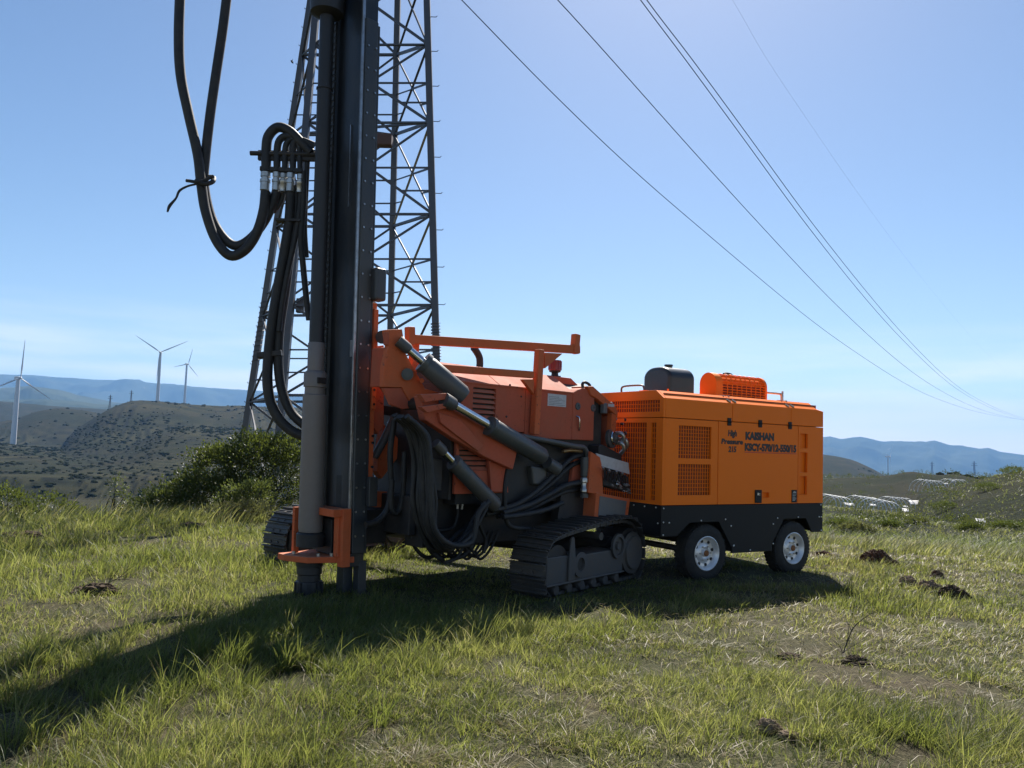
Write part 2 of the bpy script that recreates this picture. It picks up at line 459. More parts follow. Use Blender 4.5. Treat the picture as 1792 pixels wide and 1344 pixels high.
mountains('mountains', 11000, [(-300, 652), (0, 655), (60, 657), (107, 661), (222, 666), (254, 671), (348, 678), (455, 684), (560, 694), (760, 720), (1000, 748)], .22, -190, (R(-46), R(14)))
mountains('mountains', 6000, [(-250, 690), (-80, 684), (0, 679), (54, 676), (102, 682), (134, 691), (174, 698), (200, 704), (300, 716)], .18, -110, (R(-46), R(-18)))
mountains('mountains', 4600, [(-250, 705), (0, 701), (80, 699), (140, 703), (188, 708), (260, 716), (330, 724)], .12, -90, (R(-46), R(-18)))
mountains('mountains', 10000, [(1000, 772), (1200, 772), (1380, 770), (1441, 765), (1452, 763.6), (1472, 768), (1488, 766), (1505, 764), (1525, 768), (1542, 772.8), (1570, 772), (1599, 773), (1620, 774), (1635, 772), (1648, 776), (1662, 780), (1682, 780), (1713, 785.5), (1730, 784), (1750, 791), (1792, 796), (1900, 800), (2100, 800)], .16, -230, (R(2), R(46)))

# ------------------------------------------------------------------ air
hb = MB().box((-13500, -120, -300), (13500, 13500, 820))
M_HAZE, t, out = nt('haze_air')
pv = t.nodes.new('ShaderNodeVolumePrincipled')
pv.inputs['Color'].default_value = (.27, .55, 1.0, 1)
pv.inputs['Density'].default_value = .70e-4
pv.inputs['Density Attribute'].default_value = ''
pv.inputs['Temperature Attribute'].default_value = ''
pv.inputs['Color Attribute'].default_value = ''
t.links.new(pv.outputs[0], out.inputs['Volume'])
haze = hb.build('haze', M_HAZE); tag(haze, kind='stuff')

# ------------------------------------------------------------------ grass
def mat_grass():
    m, t, out = nt('grass_blades')
    a1 = t.nodes.new('ShaderNodeAttribute'); a1.attribute_type = 'GEOMETRY'; a1.attribute_name = 'tint'
    a2 = t.nodes.new('ShaderNodeAttribute'); a2.attribute_type = 'GEOMETRY'; a2.attribute_name = 'dry'
    green = ramp(t, a1.outputs['Fac'], [(0, (.040, .070, .014)), (.5, (.155, .180, .042)), (1, (.295, .295, .092))])
    straw = ramp(t, a1.outputs['Fac'], [(0, (.15, .105, .055)), (.5, (.27, .205, .115)), (1, (.48, .39, .26))])
    c = mixcol(t, a2.outputs['Fac'], green, straw)
    d = t.nodes.new('ShaderNodeBsdfPrincipled'); t.links.new(c, d.inputs['Base Color']); d.inputs['Roughness'].default_value = .5
    d.inputs['Specular IOR Level'].default_value = .4
    tr = t.nodes.new('ShaderNodeBsdfTranslucent'); c2 = mixcol(t, .35, c, (.36, .40, .07)); t.links.new(c2, tr.inputs['Color'])
    mix = t.nodes.new('ShaderNodeMixShader'); mix.inputs[0].default_value = .52
    t.links.new(d.outputs[0], mix.inputs[1]); t.links.new(tr.outputs[0], mix.inputs[2]); t.links.new(mix.outputs[0], out.inputs[0])
    return m
M_GRASS = mat_grass()

def blades(name, bx, by, bz, h, w, ang, lean, curl, tint, dry, segs=3, flat=None):
    """one mesh of single curved blades"""
    n = len(bx)
    dx, dy = np.cos(ang), np.sin(ang)
    tw = RNG.uniform(-1.0, 1.0, n); sx, sy = -np.sin(ang + tw), np.cos(ang + tw)
    ts = (0, .35, .7, 1.0) if segs == 3 else (0, .55, 1.0)
    ws = (1, .85, .55) if segs == 3 else (1, .75)
    flat = np.zeros(n) if flat is None else flat
    V = []
    for k, tt in enumerate(ts):
        off = lean * h * tt + curl * h * tt * tt
        z = bz + h * (tt - .35 * curl * tt * tt) * (1 - flat * .8 * tt) - (.015 if k == 0 else 0)
        px, py = bx + dx * off, by + dy * off
        if k < segs:
            wd = w * ws[k] / 2
            V.append(np.stack([px - sx * wd, py - sy * wd, z], -1)); V.append(np.stack([px + sx * wd, py + sy * wd, z], -1))
        else: V.append(np.stack([px, py, z], -1))
    nv = len(V); V = np.stack(V, 1).reshape(-1, 3)
    base = (np.arange(n) * nv)[:, None]
    loops = []; tot = []
    for k in range(segs - 1):
        loops.append(base + np.array([2 * k, 2 * k + 1, 2 * k + 3, 2 * k + 2])); tot.append(4)
    loops.append(base + np.array([2 * segs - 2, 2 * segs - 1, 2 * segs])); tot.append(3)
    per = sum(tot)
    L = np.concatenate(loops, 1).ravel()
    tot_all = np.tile(np.array(tot), n); start = np.concatenate([[0], np.cumsum(tot_all)[:-1]])
    me = bpy.data.meshes.new(name)
    me.vertices.add(len(V)); me.vertices.foreach_set('co', V.ravel().astype(np.float32))
    me.loops.add(len(L)); me.loops.foreach_set('vertex_index', L.astype(np.int32))
    me.polygons.add(len(tot_all)); me.polygons.foreach_set('loop_start', start.astype(np.int32)); me.polygons.foreach_set('loop_total', tot_all.astype(np.int32))
    me.update()
    me.polygons.foreach_set('use_smooth', np.ones(len(tot_all), bool))
    for nm, val in (('tint', tint), ('dry', dry)):
        a = me.attributes.new(nm, 'FLOAT', 'POINT'); a.data.foreach_set('value', np.repeat(val, nv).astype(np.float32))
    me.materials.append(M_GRASS)
    o = bpy.data.objects.new(name, me); COL.objects.link(o)
    return o

# bare places: where the photo shows soil (x, y, radius)
BARE = [(3.3, 5.2, .24), (2.9, 5.9, .22), (.25, 4.05, .24), (.55, 4.7, .18), (4.35, 7.8, .30), (5.1, 7.2, .28), (3.6, 6.7, .22), (1.0, 4.1, .2),
        (-1.35, 5.3, .22), (.05, 6.1, .24), (2.2, 4.3, .2), (5.8, 9.3, .35), (-4.0, 8.3, .35), (-5.0, 9.4, .4)]
def make_grass(name, label, nclump, r0, r1, segs, per, wmul, rad0):
    u = RNG.random(nclump); r = np.sqrt(r0 ** 2 + (r1 ** 2 - r0 ** 2) * u) if r1 < 8 else r0 * (r1 / r0) ** u
    a = RNG.uniform(R(-42), R(42), nclump)
    x = r * np.sin(a); y = r * np.cos(a)
    cov = fbm(x, y, 1.3, 3, 101)
    keep = RNG.random(nclump) < np.clip(.74 + 1.2 * cov, .16, 1)
    for bx, by, br in BARE:
        d = np.hypot(x - bx, (y - by)) / br * (1 + .35 * fbm(x, y, .3, 2, 131))
        keep &= RNG.random(nclump) < sstep(.55, 1.25, d) + .10
    x, y, r = x[keep], y[keep], r[keep]; n = len(x)
    lush = fbm(x, y, 2.2, 3, 111); dryn = fbm(x, y, 3.0, 3, 121) * .6 + fbm(x, y, .7, 2, 122) * .4
    warm = sstep(1.0, 6.5, x) * sstep(7, 12, y); left = sstep(.5, -3.5, x) * .25
    # kinds: 0 lush, 1 short mat, 2 flattened straw, 3 tall
    k = RNG.random(n)
    pl = np.clip(.46 + 1.1 * lush + left, .08, .9); ps = np.clip(.08 - .4 * lush + .40 * dryn + .06 * warm, .03, .45)
    kind = np.where(k < pl, 0, np.where(k < pl + ps, 2, 1))
    kind = np.where(RNG.random(n) < np.clip(.03 + .17 * lush + left * .45, 0, .25), 3, kind)
    hk = np.array([.122, .058, .12, .235])[kind] * (1 + .35 * np.clip(lush, -.5, .7)) * RNG.uniform(.7, 1.25, n)
    rk = np.array([1.0, 1.25, 1.1, .8])[kind] * rad0
    lk = np.array([.28, .5, .75, .2])[kind]; ck = np.array([.5, .55, .8, .5])[kind]; fk = np.array([0, 0, .55, 0.])[kind]
    ct = np.clip(.40 + .75 * fbm(x, y, .8, 3, 141) + RNG.normal(0, .14, n), 0, 1)
    cd = np.clip(.0 + .45 * dryn + .22 * warm + RNG.normal(0, .12, n), 0, .8)
    ci = np.repeat(np.arange(n), per); m = len(ci)
    ga = RNG.uniform(0, 2 * np.pi, m); q = rk[ci] * np.sqrt(RNG.random(m))
    bx = x[ci] + q * np.cos(ga); by = y[ci] + q * np.sin(ga); bz = height(bx, by)
    h = hk[ci] * RNG.uniform(.45, 1.15, m)
    # trodden short under and round the machines
    ca, sa = math.cos(R(48)), math.sin(R(48)); ux = (bx - .1) * ca + (by - 9.3) * sa; uy = -(bx - .1) * sa + (by - 9.3) * ca
    dm = np.minimum(np.hypot(ux / 2.0, uy / 2.1), np.hypot((bx - 3.0) / 1.9, (by - 10.9) / 1.3))
    dm = np.minimum(dm, np.hypot(bx + 1.95, by - 8.2) / .75)
    h = h * (.38 + .62 * sstep(.75, 1.15, dm + .12 * fbm(bx, by, .6, 2, 151)))
    dr = ga + RNG.normal(0, .9, m); dxx = np.cos(dr) + .5; dyy = np.sin(dr) + .05
    ang = np.arctan2(dyy, dxx)
    isdry = RNG.random(m) < np.array([.07, .16, .80, .12])[kind[ci]]
    dry = np.where(isdry, RNG.uniform(.7, 1, m), np.clip(cd[ci] + RNG.normal(0, .08, m), 0, 1))
    tint = np.clip(ct[ci] + RNG.normal(0, .16, m), 0, 1)
    w = .0052 * wmul * RNG.uniform(.6, 1.35, m) * np.clip(bx * 0 + np.hypot(bx, by) / 7.0, .85, 4.5)
    o = blades(name, bx, by, bz, h, w, ang, np.abs(lk[ci] * RNG.normal(1, .5, m)), ck[ci] * RNG.uniform(.3, 1.5, m), tint, dry, segs, fk[ci])
    tag(o, label, 'grass', kind='stuff')
    return o
make_grass('foreground_grass', 'tufts of green and straw-coloured grass nearest the viewer', 5200, 2.7, 7.0, 3, 34, 1.0, .075)
make_grass('meadow_grass', 'green and straw-coloured meadow grass round the machines', 21000, 6.8, 25.0, 2, 18, 1.0, .11)

def litter():
    """dead straw lying flat on the ground, thickest where the turf is thin"""
    n = 17000; r = 2.8 * (15 / 2.8) ** RNG.random(n); a = RNG.uniform(R(-40), R(40), n); x = r * np.sin(a); y = r * np.cos(a)
    k = RNG.random(n) < np.clip(.45 - .9 * fbm(x, y, 1.3, 3, 101), .12, 1); x, y, r = x[k], y[k], r[k]; m = len(x)
    o = blades('straw_litter', x, y, height(x, y) + RNG.uniform(.012, .05, m), RNG.uniform(.03, .06, m), .0045 * np.clip(r / 6, .8, 2.2), RNG.uniform(0, 6.28, m), RNG.uniform(1.2, 3.0, m), RNG.uniform(.2, 1.2, m), np.clip(RNG.normal(.5, .3, m), 0, 1), RNG.uniform(.75, 1, m), 2, RNG.uniform(.5, 1.1, m))
    tag(o, 'dead straw lying flat between the grass tufts', 'straw', kind='stuff')
litter()
# ------------------------------------------------------------------ machine materials
M_ORANGE = simple('compressor_orange_paint', (.96, .20, .012), .50, 0, (.90, .19, .02), .3, 3.0, spec=.15, mott=.93)
M_CORE = simple('compressor_orange_shaded', (.34, .050, .010), .7, 0, (.12, .03, .01), .6, 5.0)  # the body's orange with the shade inside the housing put into the colour
M_SKIRT = simple('black_chassis_paint', (.008, .009, .011), .6, 0, (.03, .028, .024), .3, 4.0, spec=.3)
M_TYRE = simple('tyre_rubber', (.018, .018, .019), .85, 0, (.07, .06, .045), .5, 7.0, bumps=.4, bscale=90)
M_RIM = simple('silver_rim_paint', (.80, .80, .81), .40, .45, (.45, .38, .30), .35, 9.0)
M_HUB = simple('rusty_hub', (.30, .12, .04), .7, .3, (.12, .06, .03), .6, 25.0)
M_BOLT = simple('zinc_bolts', (.75, .74, .70), .35, .8)
M_TANK = simple('black_plastic_tank', (.014, .020, .024), .32, 0, (.06, .06, .055), .25, 4.0)
M_INK = simple('black_lettering', (.010, .010, .011), .5)
M_PLATE = simple('pale_label', (.55, .56, .58), .5, 0, (.35, .33, .30), .5, 22.0)
M_RED = simple('rig_red_paint', (.50, .105, .055), .78, 0, (.34, .12, .07), .65, 2.6, bumps=.12, bscale=35, spec=.15, chips=(.05, .03, .025), dust=(.42, .24, .18))
M_REDB = simple('rig_bright_orange_paint', (.62, .125, .040), .70, 0, (.42, .14, .06), .55, 3.0, bumps=.12, bscale=35, spec=.2, chips=(.06, .035, .028), dust=(.40, .22, .14))
M_STEEL = simple('dark_mast_steel', (.050, .058, .068), .48, .35, (.11, .10, .085), .55, 2.4, bumps=.2, bscale=40, streak=True)
M_MASTF = simple('mast_grease_face', (.026, .031, .039), .40, .3, (.095, .088, .078), .7, 3.0, bumps=.35, bscale=30, streak=True)
M_TUBE = simple('drill_tube_steel', (.21, .195, .19), .6, .3, (.26, .20, .16), .6, 2.2, bumps=.25, bscale=45, streak=True)
M_PIPE = simple('drill_pipe_steel', (.028, .031, .037), .5, .3, (.06, .052, .046), .6, 2.6, bumps=.2, bscale=45, streak=True)
M_EDGE = simple('worn_bright_edge', (.42, .43, .45), .35, .9, (.15, .14, .13), .6, 12.0)
M_CHROME = simple('chrome_rod', (.62, .63, .66), .16, 1.0, (.3, .28, .26), .25, 9.0, rvar=.06)
M_CYL = simple('cylinder_grey_paint', (.060, .072, .078), .45, .1, (.13, .10, .085), .55, 3.4, bumps=.12, bscale=35, chips=(.16, .09, .06), dust=(.16, .14, .12))
M_HOSE = simple('rubber_hose', (.016, .017, .019), .62, 0, (.075, .065, .055), .45, 7.0, bumps=.35, bscale=140)
M_FIT = simple('zinc_fittings', (.50, .50, .49), .35, .85, (.2, .18, .15), .5, 15.0)
M_BRASS = simple('brass_fittings', (.40, .26, .12), .4, .8, (.15, .1, .06), .5, 15.0)
M_TRACK = simple('worn_track_steel', (.050, .052, .058), .5, .35, (.085, .07, .055), .7, 6.0, bumps=.5, bscale=40, chips=(.18, .17, .16), dust=(.14, .12, .09))
M_TFRAME = simple('track_frame_paint', (.060, .062, .068), .55, .1, (.10, .08, .06), .6, 4.0, bumps=.3, bscale=30, chips=(.11, .06, .04), dust=(.15, .125, .09))
M_DARK = simple('oily_chassis', (.022, .022, .024), .6, .1, (.07, .055, .045), .6, 5.0, bumps=.3, bscale=25)
M_BEACON, t, out = nt('beacon_lens')
_p = t.nodes.new('ShaderNodeBsdfPrincipled'); t.links.new(_p.outputs[0], out.inputs[0])
_p.inputs['Base Color'].default_value = (.32, .03, .025, 1); _p.inputs['Roughness'].default_value = .25; _p.inputs['Transmission Weight'].default_value = .25
M_GLASS = simple('gauge_glass', (.30, .32, .34), .12, .0, (.5, .5, .5), .2, 10.0)
M_PANELG = simple('grey_panel', (.13, .14, .15), .55, .1, (.2, .18, .16), .5, 8.0)

def plate_holes(mb, axis, c0, c1, us, vs, holes):
    """a sheet c0..c1 thick along axis ('x' or 'y') spanning us x vs with rectangular holes (u0,u1,v0,v1)"""
    U = sorted(set([us[0], us[1]] + [h[0] for h in holes] + [h[1] for h in holes]))
    V = sorted(set([vs[0], vs[1]] + [h[2] for h in holes] + [h[3] for h in holes]))
    nu, nv = len(U), len(V)
    def P(i, j, c): return (c, U[i], V[j]) if axis == 'x' else (U[i], c, V[j])
    vs_ = [P(i, j, c) for c in (c0, c1) for j in range(nv) for i in range(nu)]
    def I(i, j, k): return k * nu * nv + j * nu + i
    def solid(i, j):
        if i < 0 or j < 0 or i >= nu - 1 or j >= nv - 1: return False
        cu, cv = (U[i] + U[i + 1]) / 2, (V[j] + V[j + 1]) / 2
        return not any(h[0] < cu < h[1] and h[2] < cv < h[3] for h in holes)
    fs = []
    for j in range(nv - 1):
        for i in range(nu - 1):
            if not solid(i, j): continue
            fs.append((I(i, j, 0), I(i + 1, j, 0), I(i + 1, j + 1, 0), I(i, j + 1, 0)))
            fs.append((I(i, j, 1), I(i, j + 1, 1), I(i + 1, j + 1, 1), I(i + 1, j, 1)))
            for (di, dj, a, b) in ((0, -1, (i, j), (i + 1, j)), (0, 1, (i, j + 1), (i + 1, j + 1)), (-1, 0, (i, j), (i, j + 1)), (1, 0, (i + 1, j), (i + 1, j + 1))):
                if not solid(i + di, j + dj):
                    fs.append((I(*a, 0), I(*b, 0), I(*b, 1), I(*a, 1)))
    return mb.add(vs_, fs)

def grid_bars(mb, axis, c, us, vs, nu, nv, t=.007, d=.006):
    """wire grille: bars both ways, the two directions touching, not crossing, in depth"""
    for i in range(1, nu):
        u = us[0] + (us[1] - us[0]) * i / nu
        lo, hi = (u - t / 2, vs[0]), (u + t / 2, vs[1])
        mb.box((c, lo[0], lo[1]), (c + d, hi[0], hi[1])) if axis == 'x' else mb.box((lo[0], c, lo[1]), (hi[0], c + d, hi[1]))
    for j in range(1, nv):
        v = vs[0] + (vs[1] - vs[0]) * j / nv
        lo, hi = (us[0], v - t / 2), (us[1], v + t / 2)
        c2 = c + d + .0005
        mb.box((c2, lo[0], lo[1]), (c2 + d, hi[0], hi[1])) if axis == 'x' else mb.box((lo[0], c2, lo[1]), (hi[0], c2 + d, hi[1]))
    return mb

def text_part(name, body, size, loc, parent, mat, width=None, bold=.0, shear=0.0, depth=.002, rot=(R(90), 0, 0), align='LEFT'):
    cu = bpy.data.curves.new(name, 'FONT'); cu.body = body; cu.size = size; cu.offset = bold; cu.shear = shear
    cu.extrude = depth; cu.align_x = align; cu.resolution_u = 3
    tmp = bpy.data.objects.new(name, cu); COL.objects.link(tmp)
    bpy.context.view_layer.update()
    dg = bpy.context.evaluated_depsgraph_get()
    me = bpy.data.meshes.new_from_object(tmp.evaluated_get(dg))
    bpy.data.objects.remove(tmp); bpy.data.curves.remove(cu)
    xs = [v.co.x for v in me.vertices]; wdt = max(xs) - min(xs)
    k = (width / wdt) if width else 1.0
    for v in me.vertices: v.co.x *= k
    me.materials.clear(); me.materials.append(mat)
    o = bpy.data.objects.new(name, me); COL.objects.link(o); o.parent = parent; o.location = loc; o.rotation_euler = rot
    return o
# ------------------------------------------------------------------ air compressor trailer
def make_compressor():
    c = thing('air_compressor', 'bright orange four-wheeled air compressor trailer with black skirt parked behind the drill rig', 'compressor', (1.832, 9.613, 0), R(32))
    L, Wd = 3.0, 1.85
    # inner core, its shade behind the grilles painted as dark orange
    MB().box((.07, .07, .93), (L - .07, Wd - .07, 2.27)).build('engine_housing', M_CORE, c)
    # near side: three panels
    g1, g2 = (.262, .812, 1.486, 1.882), (.262, .812, 1.036, 1.413)
    p1 = plate_holes(MB(), 'y', 0, .035, (.035, .932), (.918, 1.962), [g1, g2]).build('side_panel', M_ORANGE, c, bevel=.004)
    for g in (g1, g2):
        grid_bars(MB(), 'y', .010, g[:2], g[2:], 13, 9 if g is g1 else 8, .009).build('grille', M_ORANGE, p1)
    door = plate_holes(MB(), 'y', 0, .035, (.941, 2.466), (.918, 1.962), [(1.773, 1.895, .998, 1.065)]).build('side_door', M_ORANGE, c, bevel=.004)
    MB().box((1.76, .040, .985), (1.91, .052, 1.08)).build('door_pocket', M_ORANGE, door)
    vents = [(2.512, 2.668, 1.665, 1.863), (2.506, 2.664, 1.335, 1.606), (2.504, 2.660, 1.034, 1.282)]
    p3 = plate_holes(MB(), 'y', 0, .035, (2.475, L - .001), (.918, 1.962), vents).build('side_panel', M_ORANGE, c, bevel=.004)
    for v in vents:
        MB().box((v[0] - .01, .045, v[2] - .01), (v[1] + .01, .055, v[3] + .01)).build('vent_recess', M_ORANGE, p3)
    # far side and rear
    MB().box((.035, Wd - .035, .918), (L, Wd, 1.962)).build('side_panel', M_ORANGE, c, bevel=.004)
    MB().box((L - .035, .036, .918), (L, Wd - .036, 1.962)).build('rear_panel', M_ORANGE, c, bevel=.004)
    # front end with tall radiator grilles
    e1, e2, e3 = (.297, 1.55, .953, 1.906), (.124, .208, .965, 1.905), (1.64, 1.72, .965, 1.905)
    fe = plate_holes(MB(), 'x', 0, .034, (0, Wd), (.918, 1.962), [e1, e2, e3]).build('front_panel', M_ORANGE, c, bevel=.004)
    grid_bars(MB(), 'x', .010, e1[:2], e1[2:], 28, 15, .009).build('grille', M_ORANGE, fe)
    grid_bars(MB(), 'x', .010, e2[:2], e2[2:], 2, 15, .012).build('grille', M_ORANGE, fe)
    grid_bars(MB(), 'x', .010, e3[:2], e3[2:], 2, 15, .012).build('grille', M_ORANGE, fe)
    # roof: three folded panels, the front one with a grille in its end
    prof = [(0, 1.970), (0, 2.203), (.137, 2.302), (Wd - .137, 2.302), (Wd, 2.203), (Wd, 1.970)]
    cuts = [(.036, 1.184), (1.190, 2.316), (2.322, L)]
    for k, (a, b) in enumerate(cuts):
        m = MB()
        if k < 2: m.prism(prof, 'x', a, b)
        else:
            n = 6; q = [(y, z) for y, z in prof]
            end = [(0, 1.970), (0, 2.185), (.10, 2.215), (Wd - .10, 2.215), (Wd, 2.185), (Wd, 1.970)]
            vs = [(a, *p) for p in q] + [(L - .14, *p) for p in q] + [(L, *p) for p in end]
            fs = [(i, (i + 1) % n, n + (i + 1) % n, n + i) for i in range(n)] + [(n + i, n + (i + 1) % n, 2 * n + (i + 1) % n, 2 * n + i) for i in range(n)]
            fs += [tuple(range(n))[::-1], tuple(range(2 * n, 3 * n))]
            m.add(vs, fs)
        m.build('roof_panel', M_ORANGE, c, bevel=.006)
    rg = (.07, 1.78, 2.040, 2.182)
    m = plate_holes(MB(), 'x', 0, .034, (0, Wd), (1.970, 2.203), [rg])
    m.prism([(0, 2.203), (.137, 2.302), (Wd - .137, 2.302), (Wd, 2.203)], 'x', 0, .034)
    rf = m.build('roof_end', M_ORANGE, c, bevel=.003)
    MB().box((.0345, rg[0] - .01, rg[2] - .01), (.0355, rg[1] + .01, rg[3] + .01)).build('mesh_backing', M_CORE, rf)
    grid_bars(MB(), 'x', .008, rg[:2], rg[2:], 38, 3, .009).build('grille', M_ORANGE, rf)
    # hinges
    for x in (1.123, 1.70, 2.291):
        h = MB().box((x - .032, -.012, 1.972), (x + .032, -.001, 2.012)).box((x - .032, -.012, 1.915), (x + .032, -.001, 1.955))
        h.cyl((x - .034, -.010, 1.963), (x + .034, -.010, 1.963), .009, 10)
        h.build('hinge', M_SKIRT, c, bevel=.002)
    # latch, label plate
    la = MB().box((1.615, -.014, .930), (1.741, -.001, 1.100)).build('latch', M_SKIRT, door, bevel=.02, seg=3)
    MB().box((1.655, -.019, 1.030), (1.672, -.0145, 1.062)).box((1.690, -.019, 1.045), (1.698, -.0145, 1.056)).box((1.690, -.019, 1.028), (1.698, -.0145, 1.038)).build('latch_key', M_BOLT, door)
    lp = MB().box((2.338, -.008, .930), (2.444, -.001, 1.098)).build('label_plate', M_SKIRT, door, bevel=.002)
    m = MB()
    m.add([(2.355, -.0095, 1.060), (2.385, -.0095, 1.085), (2.400, -.0095, 1.068), (2.415, -.0095, 1.080), (2.428, -.0095, 1.060)], [(0, 1, 2, 3, 4)])
    for k, z in enumerate((1.04, 1.02, 1.00, .985, .97, .955)): m.box((2.352, -.0095, z), (2.428 - .012 * (k % 3), -.0085, z + .006))
    m.build('label_print', M_PLATE, door)
    # lettering as painted on the door
    text_part('lettering', 'High', .105, (1.105, -.001, 1.785), door, M_INK, .16, .0045, .12)
    text_part('lettering', 'Pressure', .088, (.985, -.001, 1.683), door, M_INK, .395, .004, .12)
    text_part('lettering', '215', .098, (1.118, -.001, 1.582), door, M_INK, .145, .0045, .12)
    text_part('lettering', 'KAISHAN', .130, (1.427, -.001, 1.752), door, M_INK, .548, .0085)
    text_part('lettering', 'KSCY-570/12-550/15', .125, (1.417, -.001, 1.608), door, M_INK, 1.01, .0080)
    MB().box((1.417, -.004, 1.578), (2.428, -.0005, 1.590)).build('red_rule', simple('red_line', (.62, .07, .02), .5), door)
    # black skirt with wheel arches
    def arch_poly(y0, y1):
        P = [(.0, .547), (.262, .547), (.474, .703), (.970, .703), (1.211, .371), (1.212, .302), (1.965, .298), (1.964, .399), (2.199, .712), (2.646, .712), (2.776, .522), (L, .518), (L, .912), (.0, .912)]
        return MB().prism(P, 'y', y0, y1)
    sk = arch_poly(.002, .030).build('skirt', M_SKIRT, c, bevel=.003)
    arch_poly(Wd - .030, Wd - .002).build('skirt', M_SKIRT, c, bevel=.003)
    MB().box((.003, .031, .547), (.030, Wd - .031, .912)).build('front_skirt', M_SKIRT, c, bevel=.003)
    MB().box((L - .03, .031, .518), (L - .003, Wd - .031, .912)).build('rear_skirt', M_SKIRT, c, bevel=.003)
    MB().box((.2, .30, .50), (2.8, .42, .90)).box((.2, Wd - .42, .50), (2.8, Wd - .30, .90)).box((.031, .10, .86), (2.96, Wd - .10, .93)).box((1.22, .05, .32), (1.95, Wd - .05, .80)).build('chassis', M_DARK, c)
    bolts = MB()
    for x, z in [(.035, .881), (.037, .716), (.036, .565), (.13, .709), (.663, .723), (1.087, .731), (1.189, .645), (2.067, .726), (1.983, .651), (2.483, .73), (1.985, .394), (1.219 + .02, .393), (1.548, .329), (2.959, .89), (2.923, .726), (2.97, .726), (2.97, .54), (1.225 + .02, .40)]:
        bolts.lathe((x, .002, z), (0, -1, 0), [(0, .011), (.005, .010), (.008, .006), (.0085, 0)], 8)
    for y, z in [(.10, .885), (.30, .882), (.50, .88), (.06, .70)]:
        bolts.lathe((.003, y, z), (-1, 0, 0), [(0, .011), (.005, .010), (.008, .006), (.0085, 0)], 8)
    bolts.build('bolts', M_BOLT, sk)
    # wheels
    def wheel(x, y, side):
        w = thing('wheel', None, None, (x, y, .315), 0); w.parent = c
        s = side; ax = (0, -s, 0); r = .355
        prof = [(-.115, .20), (-.118, .27), (-.110, .325), (-.085, .350), (-.05, r), (.05, r), (.085, .350), (.110, .325), (.118, .27), (.113, .215), (.100, .205), (.0, .19), (-.115, .20)]
        ty = MB().lathe((0, 0, 0), ax, prof, 40, (False, False))
        for k in range(44):                                     # tread blocks
            a = 2 * math.pi * k / 44
            for u in (-.075, -.025, .025, .075):
                aa = a + (.07 if abs(u) > .05 else 0)
                M = Matrix.Rotation(aa, 4, 'Y') @ Matrix.Translation((0, u, r - (.006 if abs(u) > .05 else 0)))
                ty.box((-.017, -.020, -.006), (.017, .020, .007), M)
        ty.build('tyre', M_TYRE, w)
        rim = MB().lathe((0, 0, 0), ax, [(.10, .206), (.118, .214), (.122, .205), (.108, .192), (.092, .176), (.060, .165), (.055, .130), (.078, .105), (.082, .075), (.070, .060), (.070, .045), (.10, .040), (.104, 0)], 32, (False, False))
        rim.lathe((0, 0, 0), ax, [(-.11, .20), (-.10, .16), (.02, .15)], 24, (False, False))
        ro = rim.build('rim', M_RIM, w)
        hl = MB()
        for k in range(8):
            a = 2 * math.pi * (k + .3) / 8
            hl.lathe((math.cos(a) * .150, -s * .0615, math.sin(a) * .150), ax, [(-.02, .021), (.0015, .021), (.0016, 0)], 12)
        hl.build('rim_hole', M_INK, w)
        hb = MB().lathe((0, 0, 0), ax, [(.098, .040), (.112, .038), (.118, .028), (.119, 0)], 16)
        hb.build('hub_cap', M_HUB, w)
        nb = MB()
        for k in range(6):
            a = 2 * math.pi * k / 6
            nb.cyl((math.cos(a) * .088, -s * .075, math.sin(a) * .088), (math.cos(a) * .088, -s * .098, math.sin(a) * .088), .011, 6)
        nb.build('wheel_nut', M_FIT, w)
        return w
    for x in (.785, 2.415):
        wheel(x, .130, 1); wheel(x, Wd - .130, -1)
        MB().cyl((x, .2, .315), (x, Wd - .2, .315), .04, 12).build('axle', M_DARK, c)
    MB().tube([(.05, .7, .45), (-.7, Wd / 2, .40)], .035, 8).tube([(.05, Wd - .7, .45), (-.7, Wd / 2, .40)], .035, 8).build('drawbar', M_DARK, c)
    # fuel tank on the roof
    tank = MB(); x0, x1, y0, y1, z0 = .56, 1.02, .50, 1.02, 2.303
    pr = [(y0, z0), (y0, z0 + .22)]
    for k in range(1, 9):
        a = math.pi / 2 * k / 9; pr.append((y0 + .20 * (1 - math.cos(a)), z0 + .22 + .145 * math.sin(a)))
    pr += [(y0 + .22, z0 + .367), (y1 - .22, z0 + .367)]
    for k in range(8, 0, -1):
        a = math.pi / 2 * k / 9; pr.append((y1 - .20 * (1 - math.cos(a)), z0 + .22 + .145 * math.sin(a)))
    pr += [(y1, z0 + .22), (y1, z0)]
    tank.prism(pr, 'x', x0, x1)
    tk = tank.build('fuel_tank', M_TANK, c, bevel=.045, seg=4)
    MB().cyl((.76, .74, z0 + .36), (.76, .74, z0 + .395), .05, 16).cyl((.76, .74, z0 + .39), (.76, .74, z0 + .41), .058, 16).build('tank_cap', M_TANK, tk)
    # cooling cowl with wire front
    cx0, cx1, cy0, cy1 = 1.32, 2.33, .42, .72
    def cowl_pr(o, steps=9):
        P = [(cy0 + o, z0)]
        for k in range(steps + 1):
            a = math.pi / 2 * k / steps; P.append((cy0 + o + (.15 - o * .5) * (1 - math.cos(a)), z0 + .19 + (.15 - o * .5) * math.sin(a)))
        for k in range(steps, -1, -1):
            a = math.pi / 2 * k / steps; P.append((cy1 - o - (.15 - o * .5) * (1 - math.cos(a)), z0 + .19 + (.15 - o * .5) * math.sin(a)))
        return P + [(cy1 - o, z0)]
    m = MB().prism(cowl_pr(0), 'x', cx0, cx0 + .13).prism(cowl_pr(0), 'x', cx1 - .04, cx1)
    m.prism(cowl_pr(.05), 'x', cx0 + .12, cx1 - .03)
